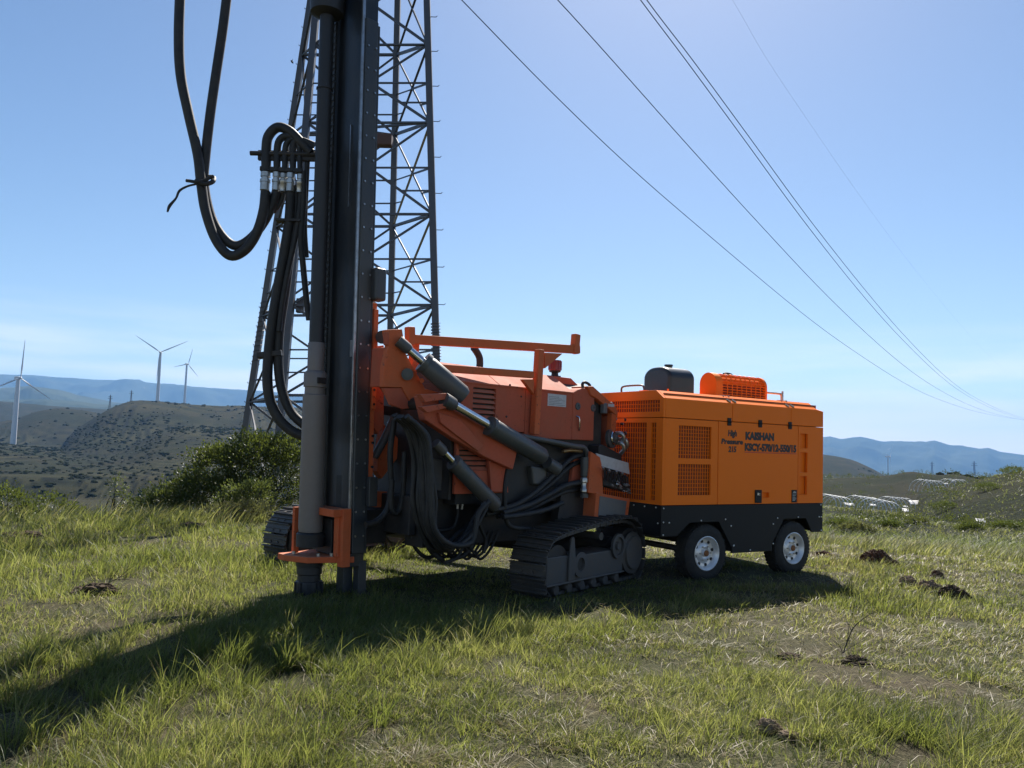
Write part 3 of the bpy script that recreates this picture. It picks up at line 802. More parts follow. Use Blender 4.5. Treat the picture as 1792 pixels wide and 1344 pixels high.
    cw = m.build('cooling_cowl', M_ORANGE, c, bevel=.018, seg=3)
    cg = MB(); prf = cowl_pr(.006)
    for k in range(1, 9):
        x = cx0 + .13 + (cx1 - .04 - cx0 - .13) * k / 9
        pth = [(x, p[0], p[1]) for p in prf[:11]]
        cg.tube(pth, .0065, 6)
    for j in range(11):
        s_ = j / 10 * 9.6
        i = int(s_); fq = s_ - i; a, b = prf[i], prf[min(i + 1, 10)]
        if j < 5: yy, zz = cy0 + .006, z0 + .012 + .178 * j / 5
        else:
            q = 1 + (j - 5) / 6 * 8; i = int(q); fq = q - i; yy = prf[i][0] * (1 - fq) + prf[i + 1][0] * fq; zz = prf[i][1] * (1 - fq) + prf[i + 1][1] * fq
        cg.tube([(cx0 + .13, yy, zz), (cx1 - .04, yy, zz)], .0065, 6)
    cg.build('cowl_grille', M_ORANGE, cw)
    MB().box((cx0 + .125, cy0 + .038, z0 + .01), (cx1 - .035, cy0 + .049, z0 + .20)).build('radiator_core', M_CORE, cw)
    MB().tube([(1.70, .66, z0 + .325), (1.74, .66, z0 + .36), (1.86, .66, z0 + .352), (1.88, .66, z0 + .32)], [.012, .022, .022, .012], 8, 3).build('cowl_cap', M_SKIRT, cw)
    # lifting handles
    MB().tube([(.22, 1.05, 2.30), (.22, 1.05, 2.38), (.22, .95, 2.40), (.22, .70, 2.40), (.22, .62, 2.38), (.22, .60, 2.30)], .013, 8, 3).build('lifting_handle', M_CYL, c)
    MB().tube([(2.36, .45, 2.43), (2.62, .45, 2.43), (2.66, .45, 2.42), (2.67, .45, 2.36), (2.67, .45, 2.30)], .016, 8, 3).cyl((2.69, .45, 2.30), (2.69, .45, 2.47), .014, 8).build('breather_pipe', M_FIT, c)
    cl = MB()
    for x in (1.187, 2.319):
        for d in (-.05, .05):
            cl.bar((x + d, .06, 2.257), (x + d + .03, .015, 2.222), .02, .012)
            cl.bar((x + d, .20, 2.306), (x + d + .02, .13, 2.306), .02, .012)
    cl.build('roof_clips', M_EDGE, c)
    MB().cyl((.30, .25, 2.30), (.30, .25, 2.34), .012, 8).box((1.02, .32, 2.303), (1.20, .40, 2.318)).box((.15, .5, 2.303), (.32, .62, 2.325)).build('roof_fittings', M_ORANGE, c)
    return c
make_compressor()
# ------------------------------------------------------------------ crawler drill rig
RIG_LOC, RIG_A = (.72, 9.40, 0), R(44)
rig = thing('drill_rig', 'rusty red crawler drill rig with tall dark mast standing on the grass', 'drill rig', RIG_LOC, RIG_A)
RIG_M = FRAMES[rig.name]; RIG_I = RIG_M.inverted()

def rp(px, py, y):
    """(x, z) in the rig's own frame of the point of the rig plane y = const seen at that place"""
    d = RIG_I.to_3x3() @ (_F + _RX * ((px - W_PX / 2) / F_PX) + _UP * ((H_PX / 2 - py) / F_PX))
    c = RIG_I @ Vector((0, 0, EYE)); k = (y - c.y) / d.y; p = c + d * k
    return (p.x, p.z)
def r3(px, py, y):
    x, z = rp(px, py, y); return Vector((x, y, z))
def rpoly(pts, y): return [rp(a, b, y) for a, b in pts]
LEAN = Matrix(((1, 0, -.0151, 0), (0, 1, .0146, 0), (0, 0, 1, 0), (0, 0, 0, 1)))   # the mast leans a degree
class ML(MB):
    def build(s, name, mat, parent=None, bevel=0.0, seg=2):
        s.v = [tuple(LEAN @ Vector(v)) for v in s.v]
        return MB.build(s, name, mat, parent, False, bevel, seg)

# ---- mast
PX, PY = -2.723, 1.094                     # drill axis
BX0, BX1, BY0, BY1 = -2.50, -2.315, .725, 1.42
m = ML().prism([(BX0, BY0), (BX0, BY0 + .05), (BX0 + .045, BY0 + .065), (BX0 + .045, BY1 - .15), (BX0, BY1 - .135), (BX0, BY1), (BX1, BY1), (BX1, BY0)], 'z', .29, 9.2)
mast = m.build('mast', M_MASTF, rig, bevel=.006)
ML().box((BX0 - .012, BY0 - .008, .45), (BX0 + .02, BY0 + .018, 9.1)).build('guide_rail', M_EDGE, mast, bevel=.003)
ML().box((BX0 - .035, BY1 - .12, .45), (BX0 - .001, BY1 - .06, 9.1)).build('guide_rail', M_STEEL, mast, bevel=.004)
ML().box((BX0 + .03, BY0 + .235, 4.05), (BX0 + .0435, BY0 + .247, 4.95)).build('weld_seam', M_EDGE, mast)
ML().box((BX0 + .02, BY0 - .030, .42), (BX1 - .01, BY0 - .001, 6.05)).build('side_plate', M_STEEL, mast, bevel=.01)
mbolt = ML()
for k in range(22):
    for xx in (BX0 + .05, BX1 - .04): mbolt.cyl((xx, BY0 - .031, .6 + k * .245), (xx, BY0 - .042, .6 + k * .245), .011, 6)
tag(mbolt.build('mast_bolts', M_EDGE, mast), kind='stuff')
ML().box((BX1 + .001, BY0 - .012, .42), (BX1 + .022, BY0 + .10, 6.02)).build('side_plate', M_STEEL, mast, bevel=.004)
ch = ML()
for k in range(118):                        # feed chain
    z = .75 + k * .072
    ch.box((BX0 - .028, BY1 - .190, z), (BX0 - .006, BY1 - .150, z + .045))
    ch.cyl((BX0 - .017, BY1 - .194, z + .058), (BX0 - .017, BY1 - .146, z + .058), .012, 6)
tag(ch.build('feed_chain', M_HOSE, mast), kind='stuff')
ML().box((BX0 - .004, .80, 2.43), (BX0 + .003, .725, 2.60)).build('maker_plate', M_EDGE, mast)
ML().box((BX0 + .0448, .96, .88), (BX0 + .047, 1.06, 1.20)).build('mast_slot', M_INK, mast)
# drill string and dust tube
dp = ML().lathe((PX, PY, 0), (0, 0, 1), [(2.55, .078), (5.28, .078), (5.285, .088), (5.30, .088), (5.305, .074), (9.0, .074)], 22)
pipe = dp.build('drill_pipe', M_PIPE, rig)
tb = ML().lathe((PX, PY, 0), (0, 0, 1), [(.62, .116), (.66, .124), (2.02, .122), (2.03, .106), (2.10, .104), (2.105, .118), (2.24, .118), (2.26, .108), (2.275, .086), (2.56, .085), (2.57, .078)], 28)
tube_ = tb.build('dust_tube', M_TUBE, rig)
ML().box((PX - .045, PY - .135, 2.14), (PX + .05, PY - .112, 2.20)).build('tube_slot', M_INK, tube_)
ML().lathe((PX, PY, 0), (0, 0, 1), [(.475, .120), (.475, .142), (.60, .142), (.615, .128), (.615, .118)], 26).build('rubber_seal', M_HOSE, rig)
ML().lathe((PX, PY, 0), (0, 0, 1), [(-.05, .10), (-.05, .128), (.10, .134), (.125, .128), (.13, .118), (.19, .115), (.20, .128), (.27, .126), (.275, .135), (.335, .138)], 26).build('drill_bit', M_PIPE, rig)
bt = ML()
for k in range(9):
    a = 2 * math.pi * k / 9
    bt.box((-.012, -.016, -.05), (.010, .016, .12), Matrix.Translation((PX, PY, 0)) @ Matrix.Rotation(a, 4, 'Z') @ Matrix.Translation((.136, 0, 0)))
bt.build('bit_cutters', M_PIPE, rig)
# rotary head at the top of the frame
ML().lathe((PX, PY, 0), (0, 0, 1), [(6.10, .10), (6.13, .175), (6.22, .182), (6.30, .182), (6.31, .195), (6.36, .195), (6.37, .17), (6.9, .17)], 28).build('rotary_head', M_PIPE, rig)
ML().box((PX + .08, PY - .16, 6.30), (BX0 - .05, PY + .16, 6.85)).build('head_carriage', M_STEEL, rig, bevel=.02)
# boxes on the mast's right side
ML().prism([(BX1 - .02, BY0 - .12), (BX1 + .12, BY0 - .12), (BX1 + .12, BY0 + .02), (BX1 - .02, BY0 + .02)], 'z', 3.03, 3.38).build('valve_cover', M_STEEL, rig, bevel=.03, seg=3)
ML().box((BX1 - .02, BY0 - .10, .90), (BX1 + .08, BY0 - .035, 1.20)).build('stop_block', M_STEEL, rig, bevel=.006)
ML().box((BX1 - .06, BY0 - .005, -.02), (BX1 + .035, BY0 + .10, .34)).box((BX1 - .16, BY0 + .12, .0), (BX1 - .05, BY0 + .25, .34)).build('mast_foot', M_STEEL, rig, bevel=.006)
# slide rail, red
sl = ML().box((BX1 + .023, BY0 + .0, 1.19), (BX1 + .085, BY0 + .10, 3.02)).box((BX1 + .03, BY0 - .03, 1.9), (BX1 + .085, BY0 - .0005, 2.95))
slide = sl.build('slide_rail', M_REDB, rig, bevel=.006)
hl = ML()
for z in (1.30, 1.55, 1.62, 1.95, 2.10, 2.52): hl.cyl((BX1 + .055, BY0 - .034, z), (BX1 + .055, BY0 - .02, z), .014, 8)
hl.build('bolt_heads', M_INK, slide)
# foot clamp
fc = ML()
oct_ = [(PX + .21 * math.cos(R(22.5 + 45 * k)), PY + .21 * math.sin(R(22.5 + 45 * k))) for k in range(8)]
fc.prism([(PX - .24, PY + .22), (PX - .25, PY + .06), (PX - .14, PY - .20), (PX + .10, PY - .30), (BX0 + .06, BY0 - .02), (BX0 + .06, BY1 + .0), (PX + .02, PY + .24)], 'z', .335, .395)
clamp = fc.build('foot_clamp', M_REDB, rig, bevel=.006)
ML().box((PX + .10, PY - .36, .396), (BX0 - .005, PY - .28, .86)).box((BX0 - .10, BY0 - .045, .30), (BX0 - .006, BY0 + .05, .88)).build('clamp_post', M_REDB, rig, bevel=.006)
ML().box((PX + .02, BY0 - .02, .80), (BX0 - .006, BY1 - .04, .875)).build('clamp_arm', M_REDB, rig, bevel=.006)
ML().box((PX - .10, PY + .155, .396), (PX - .04, PY + .20, .86)).build('clamp_post', M_REDB, rig, bevel=.005)
ML().box((PX + .125, PY - .20, .40), (BX0 - .01, PY + .1, .76)).build('clamp_jaw', M_DARK, rig, bevel=.01)
b = ML()
for dx, dy in ((-.15, .06), (-.02, -.2), (.1, -.25)): b.cyl((PX + dx, PY + dy, .396), (PX + dx, PY + dy, .425), .018, 6)
b.build('clamp_bolts', M_FIT, clamp)

# ---- boom head between mast and body
def slab(name, pts, y0, y1, mat, parent=rig, bevel=.006, seg=2):
    ym = y0
    return MB().prism(rpoly(pts, ym), 'y', y0, y1).build(name, mat, parent, bevel=bevel, seg=seg)
head = slab('boom_head', [(675, 577), (704, 576), (708, 602), (711, 620), (723, 643), (735, 663), (744, 680), (770, 687), (771, 697), (752, 712), (738, 714), (728, 711), (717, 702), (704, 678), (671, 677), (672, 643), (680, 605)], .18, .25, M_REDB)
slab('head_web', [(688, 606), (702, 606), (712, 640), (735, 672), (740, 711), (722, 711), (700, 676), (684, 676)], .252, .62, M_RED, head, .01)
slab('head_underside', [(671, 679), (703, 679), (716, 704), (728, 713), (706, 716), (684, 708)], .20, .24, M_RED, head)
MB().cyl(r3(669, 590, .60), r3(669, 590, .70), .070, 18).build('pivot_boss', M_DARK, head)
MB().cyl(r3(713, 655, .178), r3(713, 655, .13), .060, 20).cyl(r3(713, 655, .135), r3(713, 655, .11), .038, 16).build('pivot_pin', M_CYL, head)
MB().cyl(r3(738, 666, .18), r3(738, 666, .12), .026, 6).build('pin_nut', M_REDB, head)
MB().bar(r3(676, 581, .20), r3(676, 604, .20), .04, .05, (0, 1, 0)).build('head_lug', M_RED, head, bevel=.008)
MB().cyl(r3(758, 706, -.13), r3(758, 706, -.13) + Vector((0, .45, 0)), .062, 18).build('pivot_shaft', M_DARK, head)
slab('carriage', [(657, 606), (672, 604), (672, 742), (662, 760), (650, 742)], .80, 1.20, M_RED, rig)
# main boom running back into the body
bm_ = MB().prism(rpoly([(735, 692), (775, 700), (822, 716), (905, 792), (898, 822), (850, 800), (795, 768), (745, 735)], -.14), 'y', -.14, -.03)
boom = bm_.build('boom', M_RED, rig, bevel=.012)
slab('boom_gusset', [(768, 722), (806, 735), (846, 780), (838, 790), (800, 762), (772, 740)], -.18, -.142, M_RED, rig)
slab('boom_clevis', [(735, 690), (782, 688), (786, 698), (745, 704)], -.24, -.17, M_RED, rig)
slab('boom_clevis', [(737, 712), (778, 706), (782, 714), (748, 722)], -.24, -.17, M_RED, rig)

# ---- hydraulic cylinders
def cyl(name, a, b, c, d, y0, y1, rb, rr, mat=M_CYL, eye=.06):
    """rod a->b, barrel c->d by photo place, on rig planes y0 (rod end) .. y1 (barrel end)"""
    t = lambda p, k: r3(p[0], p[1], y0 + (y1 - y0) * k)
    A, B, C_, D = t(a, 0), t(b, .4), t(c, .42), t(d, 1)
    ax = (D - A).normalized(); Lr = (C_ - A).length; Lt = (D - A).length
    mm = MB().lathe(A + ax * Lr, ax, [(0, rr * 1.15), (.0, rb * .92), (.05, rb * .96), (.06, rb), (Lt - Lr - .04, rb), (Lt - Lr, rb * .82), (Lt - Lr + .005, 0)], 22)
    o = mm.build(name, mat, rig)
    MB().lathe(A, ax, [(0, rr), (Lr + .01, rr)], 18).build('piston_rod', M_CHROME, o)
    MB().lathe(A, ax, [(-.06, rr * .9), (-.06, rr * 1.35), (.06, rr * 1.35), (.09, rr * 1.1)], 12).build('rod_eye', M_CYL, o)
    MB().lathe(A + ax * (Lr - .02), ax, [(0, rr * 1.2), (0, rb * 1.05), (.05, rb * 1.05), (.05, rb * .9)], 22).build('gland', M_CYL, o)
    return o
cyl('lift_cylinder', (705, 603), (733, 637), (738, 640), (812, 695), .14, -.12, .104, .042)
cyl('boom_cylinder', (784, 703), (850, 744), (857, 748), (950, 800), -.22, -.16, .098, .052)
cyl('swing_cylinder', (768, 782), (786, 806), (790, 818), (868, 886), -.10, -.12, .082, .040)

# ---- body: hood with chamfered roof
HX0, HZ = -1.80, 2.21
prof = [(0, 1.02), (0, HZ), (.34, 2.405), (1.56, 2.405), (1.90, HZ), (1.90, 1.02)]
lv1 = (-1.556, -1.232, 1.838, 2.165); lv2 = (-1.715, -1.312, 1.30, 1.562)
core = MB().prism([(.05, .95), (.05, HZ - .03), (.35, 2.37), (1.55, 2.37), (1.85, HZ - .03), (1.85, .95)], 'x', HX0 + .10, .60).build('engine_bay', M_DARK, rig)
hp = plate_holes(MB(), 'y', 0, .04, (HX0, -.785), (1.72, HZ), [lv1]).build('hood_panel', M_RED, rig, bevel=.006)
plate_holes(MB(), 'y', 0, .04, (-.779, .0), (1.66, HZ), []).build('hood_panel', M_RED, rig, bevel=.006)
lp = plate_holes(MB(), 'y', .0, .04, (-1.76, -1.02), (1.06, 1.713), [lv2]).build('lower_panel', M_RED, rig, bevel=.006)
for (par, lv, n) in ((hp, lv1, 6), (lp, lv2, 5)):
    for k in range(n):
        z = lv[2] + (lv[3] - lv[2]) * (k + .12) / n; dz = (lv[3] - lv[2]) / n
        MB().add([(lv[0], .004, z), (lv[1], .004, z), (lv[1], .034, z + dz * .62), (lv[0], .034, z + dz * .62), (lv[0], .012, z - .004), (lv[1], .012, z - .004), (lv[1], .040, z + dz * .58), (lv[0], .040, z + dz * .58)],
                 [(0, 1, 2, 3), (7, 6, 5, 4), (0, 4, 5, 1), (1, 5, 6, 2), (2, 6, 7, 3), (3, 7, 4, 0)]).build('louver_slat', M_RED, par)
for a, b_ in ((HX0, -1.20), (-1.194, .0)):      # roof panels: chamfer and top
    MB().prism([(-.012, HZ - .012), (-.012, HZ + .006), (.338, 2.425), (1.562, 2.425), (1.912, HZ + .006), (1.912, HZ - .012), (1.56, 2.408), (.34, 2.408)], 'x', a, b_).build('roof_panel', M_RED, rig, bevel=.004)
MB().box((HX0, .041, 1.0), (HX0 + .035, 1.86, 2.20)).build('front_panel', M_DARK, rig, bevel=.005)
MB().box((HX0 + .1, 1.86, 1.02), (.5, 1.90, HZ - .013)).build('hood_panel', M_RED, rig, bevel=.005)
MB().box((.56, .30, 1.0), (.60, 1.86, 2.20)).build('rear_panel', M_RED, rig, bevel=.005)
# nose of the roof behind the beacon
MB().prism(rpoly([(1003, 668), (1020, 663), (1034, 668), (1052, 700), (1052, 690), (1040, 664), (1022, 655), (1003, 660)], -.01)[:], 'y', -.012, .34) if False else None
rear = MB().prism([(0.004, 1.66), (0.004, 2.215), (.10, 2.26), (.22, 2.285), (.40, 2.20), (.40, 1.66)], 'y', .0, .30).build('rear_shoulder', M_RED, rig, bevel=.012)
MB().prism([(.0, 2.217), (.10, 2.262), (.22, 2.287), (.60, 2.10), (.60, 2.25), (.30, 2.42), (.0, 2.42)], 'y', .302, 1.56).build('rear_roof', M_RED, rig, bevel=.01)
lid = MB().prism([(.235, 2.305), (.33, 2.315), (.78, 2.090), (.82, 2.04), (.82, 1.955), (.78, 1.99), (.42, 2.165), (.30, 2.20)], 'y', -.03, .46).build('valve_lid', M_REDB, rig, bevel=.012)
MB().tube([(.20, .02, 2.285), (.19, .02, 2.33), (.23, .02, 2.355), (.31, .02, 2.335), (.345, .02, 2.29)], .018, 8, 4).build('lid_handle', M_HOSE, rig)
MB().box((.62, -.0335, 2.085), (.74, -.031, 2.12)).build('lid_label', M_PLATE, lid)
MB().prism([(.68, 1.30), (.76, 1.30), (.81, 1.98), (.72, 2.01)], 'y', -.02, .06).build('rear_post', M_REDB, rig, bevel=.006)
MB().prism([(.70, 1.30), (.76, 1.30), (.80, 1.97), (.74, 1.97)], 'y', .07, .46).build('rear_door', M_RED, rig, bevel=.006)
MB().box((.405, .22, 1.55), (.72, .26, 2.14)).build('valve_backplate', M_DARK, rig)
# latches and vents on the shoulder
for px, py in ((1011, 711), (1038, 714)):
    x, z = rp(px, py, 0)
    MB().lathe((x, -.001, z), (0, -1, 0), [(0, .045), (.010, .042), (.012, .020), (.004, .012), (.004, 0)], 18).build('recessed_latch', M_CYL, rear)
x, z = rp(1008, 740, 0)
MB().tube([(x, -.004, z + .08), (x + .02, -.03, z + .06), (x + .03, -.03, z - .03), (x + .05, -.004, z - .09)], .010, 8, 3).build('door_pull', M_CHROME, rear)
x, z = rp(1055, 715, 0)
MB().box((x - .02, -.035, z - .06), (x + .05, .03, z + .07)).build('lamp_bracket', M_PANELG, rear, bevel=.01)
# sticker, seam, rivets on hood
MB().box((-.43, -.004, 2.035), (-.118, -.001, 2.175)).build('instruction_label', M_PLATE, rig)
lines = MB()
for k in range(6): lines.box((-.41, -.0052, 2.05 + k * .018), (-.14 - .05 * (k % 3), -.0042, 2.054 + k * .018))
lines.build('label_print', M_PANELG, rig)
for px, py, r_ in ((892, 674, .014), (912, 694, .010), (886, 729, .012)):
    x, z = rp(px, py, 0); MB().lathe((x, -.001, z), (0, -1, 0), [(0, r_), (.006, r_), (.008, 0)], 10).build('plug', M_DARK, rig)
# beacon and exhaust
bc = MB().lathe((.13, .42, 2.425), (0, 0, 1), [(0, .075), (.012, .075), (.014, .045), (.05, .04), (.06, .07), (.075, .072)], 20).build('beacon_base', M_HOSE, rig)
MB().lathe((.13, .42, 2.50), (0, 0, 1), [(0, .072), (.005, .080), (.10, .078), (.128, .074), (.132, 0)], 20).build('beacon_lens', M_BEACON, bc)
rb_ = MB()
for k in range(14):
    a = 2 * math.pi * k / 14; rb_.box((.078, -.004, .01), (.084, .004, .12), Matrix.Translation((.13, .42, 2.50)) @ Matrix.Rotation(a, 4, 'Z'))
rb_.build('beacon_ribs', M_BEACON, bc)
ex = MB().tube([(-.86, .7, 2.42), (-.86, .7, 2.54), (-.88, .7, 2.60), (-.95, .68, 2.655), (-.99, .67, 2.68)], .042, 12, 4).build('exhaust_pipe', M_HOSE, rig)
MB().lathe((-.86, .7, 2.422), (0, 0, 1), [(0, .14), (.012, .14), (.02, .05)], 18).build('exhaust_flange', M_HOSE, ex)

# ---- guard frame over the hood
def gp(px, py, y=-.06): return r3(px, py, y)
gf = MB().bar(gp(722, 594, .34), gp(1012, 612), .085, .095).build('guard_bar', M_REDB, rig, bevel=.008)
MB().bar(gp(718, 604, .34), gp(717, 572, .34), .085, .085).build('guard_end', M_REDB, gf, bevel=.012)
MB().bar(gp(1005, 619), gp(1008, 585), .085, .085).build('guard_end', M_REDB, gf, bevel=.012)
MB().bar(gp(944, 612), gp(935, 760), .082, .085, (0, 1, 0)).build('guard_post', M_REDB, gf, bevel=.008)
MB().bar(gp(726, 602, .52), gp(720, 660, .52), .075, .08, (0, 1, 0)).build('guard_post', M_REDB, gf, bevel=.008)
MB().bar(gp(766, 644, .1), gp(932, 656), .07, .075).build('guard_rail', M_REDB, gf, bevel=.008)
for P in ([(950, 617), (982, 619), (951, 645)], [(912, 664), (932, 664), (932, 690)]):
    MB().prism([rp(a, b_, -.06) for a, b_ in P], 'y', -.085, -.035).build('gusset', M_REDB, gf, bevel=.004)

# ---- control console below the lid
slab('console_side', [(1034, 790), (1050, 800), (1053, 812), (1056, 868), (1030, 862)], -.18, -.14, M_REDB)
px_, pz_ = rp(1050, 862, -.16)
con = MB().prism([(.36, 1.20), (.36, 1.60), (.42, 1.62), (.80, 1.50), (.80, 1.16)], 'y', -.12, .20).build('console', M_DARK, rig, bevel=.01)
slab('console_panel', [(1043, 793), (1100, 810), (1102, 830), (1052, 816)], -.16, -.145, M_PLATE, rig, .003)
slab('valve_manifold', [(1053, 818), (1100, 834), (1104, 862), (1056, 850)], -.16, -.02, M_DARK, rig, .01)
lev = random.Random(4)
for k in range(8):                                            # control levers
    px0 = 1056 + 5.6 * k; py0 = 826 + 1.55 * k
    A = r3(px0, py0 + 14, -.17); B = r3(px0 + lev.uniform(-1, 1), py0 - 4 + lev.uniform(-2, 2), -.25)
    lv_ = MB().tube([A, B], .008, 8).build('control_lever', M_CHROME, rig)
    MB().lathe(B, B - A, [(-.015, .0), (-.01, .014), (.01, .017), (.025, .012), (.03, 0)], 10).build('lever_knob', M_DARK if k % 2 else M_FIT, lv_)
for k in range(14):                                           # unions under the levers
    px0 = 1054 + lev.uniform(0, 48); py0 = 836 + (px0 - 1054) * .3 + lev.uniform(-3, 14)
    A = r3(px0, py0, -.16); MB().lathe(A, (0, -1, -.3), [(0, .016), (.03, .016), (.032, .010), (.05, .009)], 6).build('union', M_FIT if k % 3 else M_CHROME, rig)
slab('toolbox', [(1044, 862), (1103, 873), (1098, 912), (1040, 906)], -.20, .12, M_REDB, rig, .008)
slab('toolbox_panel', [(1050, 868), (1097, 877), (1093, 909), (1047, 903)], -.206, -.2005, M_PANELG, rig, .002)
slab('side_box', [(1106, 818), (1115, 826), (1113, 850), (1105, 846)], .10, .2, M_PANELG, rig, .004)
# gauges / filter cluster in the recess
gc = r3(1066, 768, .02)
fl = MB().lathe(gc, (.25, -1, .1), [(0, .115), (.04, .12), (.05, .10), (.055, .075), (.09, .07), (.10, .04), (.12, .03), (.12, 0)], 22).build('filter_housing', M_CYL, rig)
MB().lathe(gc + Vector((.012, -.06, .012)), (.25, -1, .1), [(0, .078), (.01, .085), (.02, .078)], 22, (False, False)).build('filter_ring', M_CHROME, fl)
for dx, dz in ((.10, -.05), (.09, .07), (.16, .0)):
    q = gc + Vector((dx, -.02, dz)); MB().tube([q, q + Vector((.02, -.09, .0)), q + Vector((.05, -.10, -.07)), q + Vector((.06, -.04, -.13))], .026, 10, 4).build('elbow_pipe', M_FIT, fl)
for px, py, r_ in ((1068, 708, .030), (1075, 733, .022), (1094, 735, .026), (1092, 758, .022), (1084, 795, .024), (1100, 800, .028), (1062, 795, .02), (1087, 742, .018)):
    A = r3(px, py, .08); g_ = MB().lathe(A, (.2, -1, .1), [(0, r_), (.03, r_), (.032, r_ * .8)], 14).build('gauge', M_DARK, rig)
    MB().lathe(A, (.2, -1, .1), [(.0325, r_ * .8), (.034, 0)], 14).build('gauge_glass', M_GLASS, g_)
# pipework under the hood side
MB().tube([r3(905, 762, -.06), r3(960, 772, -.08), r3(1005, 781, -.10), r3(1022, 784, -.10), r3(1028, 800, -.10), r3(1026, 830, -.10)], .030, 12, 5).build('steel_pipe', M_CYL, rig)
MB().tube([r3(1018, 790, -.06), r3(1000, 788, -.06), r3(985, 790, -.05)], .022, 10, 4).build('copper_pipe', M_BRASS, rig)
MB().lathe(r3(1024, 800, -.10), (0, 0, -1), [(0, .052), (.10, .056), (.22, .050), (.225, .036), (.25, .036), (.255, .052), (.30, .052), (.31, .040), (.42, .036), (.43, .05), (.47, .05)], 16).build('strainer', M_CYL, rig)
MB().lathe(r3(1022, 836, -.12), (0, 0, -1), [(0, .040), (.02, .046), (.05, .046), (.06, .034), (.12, .034), (.13, .042), (.16, .042)], 14).build('hose_coupling', M_FIT, rig)
# posts and lower chassis
slab('frame_post', [(856, 800), (884, 806), (890, 862), (860, 860)], -.05, -.005, M_RED)
slab('frame_post', [(1005, 800), (1022, 806), (1018, 850), (1000, 845)], .0, .06, M_RED)
slab('pump_block', [(745, 800), (775, 805), (773, 860), (744, 855)], -.04, .20, M_DARK, rig, .01)
slab('pump_block', [(930, 815), (958, 820), (956, 850), (934, 848)], -.02, .12, M_CYL, rig, .02)
MB().lathe(r3(965, 815, -.05), (.9, 0, -.4), [(-.08, .07), (.10, .08), (.12, .05)], 16).build('cylinder_mount', M_CYL, rig)
MB().box((-1.95, .25, .50), (.55, .55, 1.00)).box((-1.95, 1.35, .50), (.55, 1.65, 1.00)).box((-1.90, .56, .62), (-1.5, 1.34, 1.0)).box((.2, .56, .62), (.5, 1.34, 1.0)).build('chassis', M_DARK, rig, bevel=.01)
MB().box((-2.05, .35, .62), (-1.96, 1.55, 1.02)).build('chassis_front', M_DARK, rig, bevel=.01)
# pieces behind the slide rail
slab('link_arm', [(672, 742), (700, 770), (697, 800), (668, 838), (660, 825), (662, 800)], .95, 1.05, M_REDB)
slab('link_arm', [(702, 800), (712, 810), (700, 880), (690, 870)], 1.05, 1.12, M_RED)
slab('link_plate', [(656, 860), (678, 860), (676, 888), (655, 888)], .85, .95, M_REDB)
MB().tube([r3(690, 730, .9), r3(672, 770, .9), r3(655, 800, .92)], .045, 10).build('tilt_cylinder', M_CYL, rig)
MB().tube([r3(683, 740, 1.1), r3(668, 790, 1.1), r3(660, 838, 1.1)], .035, 10).build('tilt_cylinder', M_EDGE, rig)
MB().bar(r3(648, 715, .95), r3(700, 722, .95), .05, .10).build('cross_link', M_DARK, rig)
MB().box((-2.36, .80, .50), (-2.0, 1.24, .85)).build('mast_saddle', M_DARK, rig, bevel=.01)

# ---- hoses
def hose(pts, Y, r, name='hydraulic_hose', mat=None, sub=6, n=10, rig_y=None):
    if rig_y is None: P = [RIG_I @ at(p[0], p[1], (p[2] if len(p) > 2 else Y)) for p in pts]
    else: P = [r3(p[0], p[1], (p[2] if len(p) > 2 else rig_y)) for p in pts]
    return MB().tube(P, r, n, sub).build(name, mat or M_HOSE, rig)
HY = 8.55
hose([(316, -30), (313, 60), (316, 130), (330, 200), (346, 270), (352, 320), (360, 370), (378, 420), (402, 447), (428, 438), (449, 408), (461, 370), (465, 335)], HY, .054)
hose([(400, -30), (390, 50), (378, 130), (368, 200), (360, 270), (357, 320), (368, 375), (388, 412), (412, 430), (438, 418), (462, 388), (477, 356), (484, 335)], HY + .07, .052)
for pts, r_ in (([(466, 300), (466, 262), (470, 238), (486, 223), (506, 229), (526, 248), (545, 268)], .054),
                ([(485, 300), (485, 266), (489, 246), (502, 238), (522, 244), (545, 262)], .040),
                ([(499, 300), (499, 264), (504, 248), (518, 243), (548, 258)], .034),
                ([(513, 300), (513, 262), (516, 248), (530, 246), (550, 254)], .036),
                ([(525, 300), (524, 264), (521, 250), (512, 243), (500, 240)], .030)):
    hose(pts, HY + .04, r_)
mfb = RIG_I @ at(438, 268, HY + .03); mfe = RIG_I @ at(556, 270, HY + .03)
mf = MB().tube([mfb, mfe], .026, 10).build('manifold_bar', M_DARK, rig)
MB().bar(RIG_I @ at(452, 272, HY + .06), RIG_I @ at(556, 274, HY + .06), .05, .11).build('manifold_plate', M_DARK, mf, bevel=.008)
MB().bar(RIG_I @ at(456, 296, HY + .05), RIG_I @ at(530, 300, HY + .05), .08, .05).build('manifold_plate', M_DARK, mf, bevel=.008)
for k, (px, py, r_) in enumerate(((465, 302, .052), (484, 302, .040), (496, 304, .034), (509, 304, .046), (526, 306, .038))):
    A = RIG_I @ at(px, py, HY + .04)
    MB().lathe(A, (0, 0, -1), [(0, r_ * .8), (0, r_ * 1.05), (.05, r_ * 1.05), (.055, r_ * .85), (.075, r_ * .85), (.08, r_ * 1.12), (.11, r_ * 1.12), (.115, r_), (.20, r_)], 12).build('hose_fitting', M_FIT, rig)
hose([(509, 328), (507, 380), (498, 440), (487, 500), (477, 560), (470, 620), (468, 668), (474, 705), (490, 735), (512, 755), (540, 766)], 8.62, .056)
hose([(519, 326), (516, 380), (508, 440), (499, 510), (490, 570), (487, 620), (489, 660), (497, 695), (512, 725), (540, 750)], 8.66, .052)
hose([(527, 326), (524, 370), (516, 420), (505, 470), (494, 530), (488, 580)], 8.60, .030)
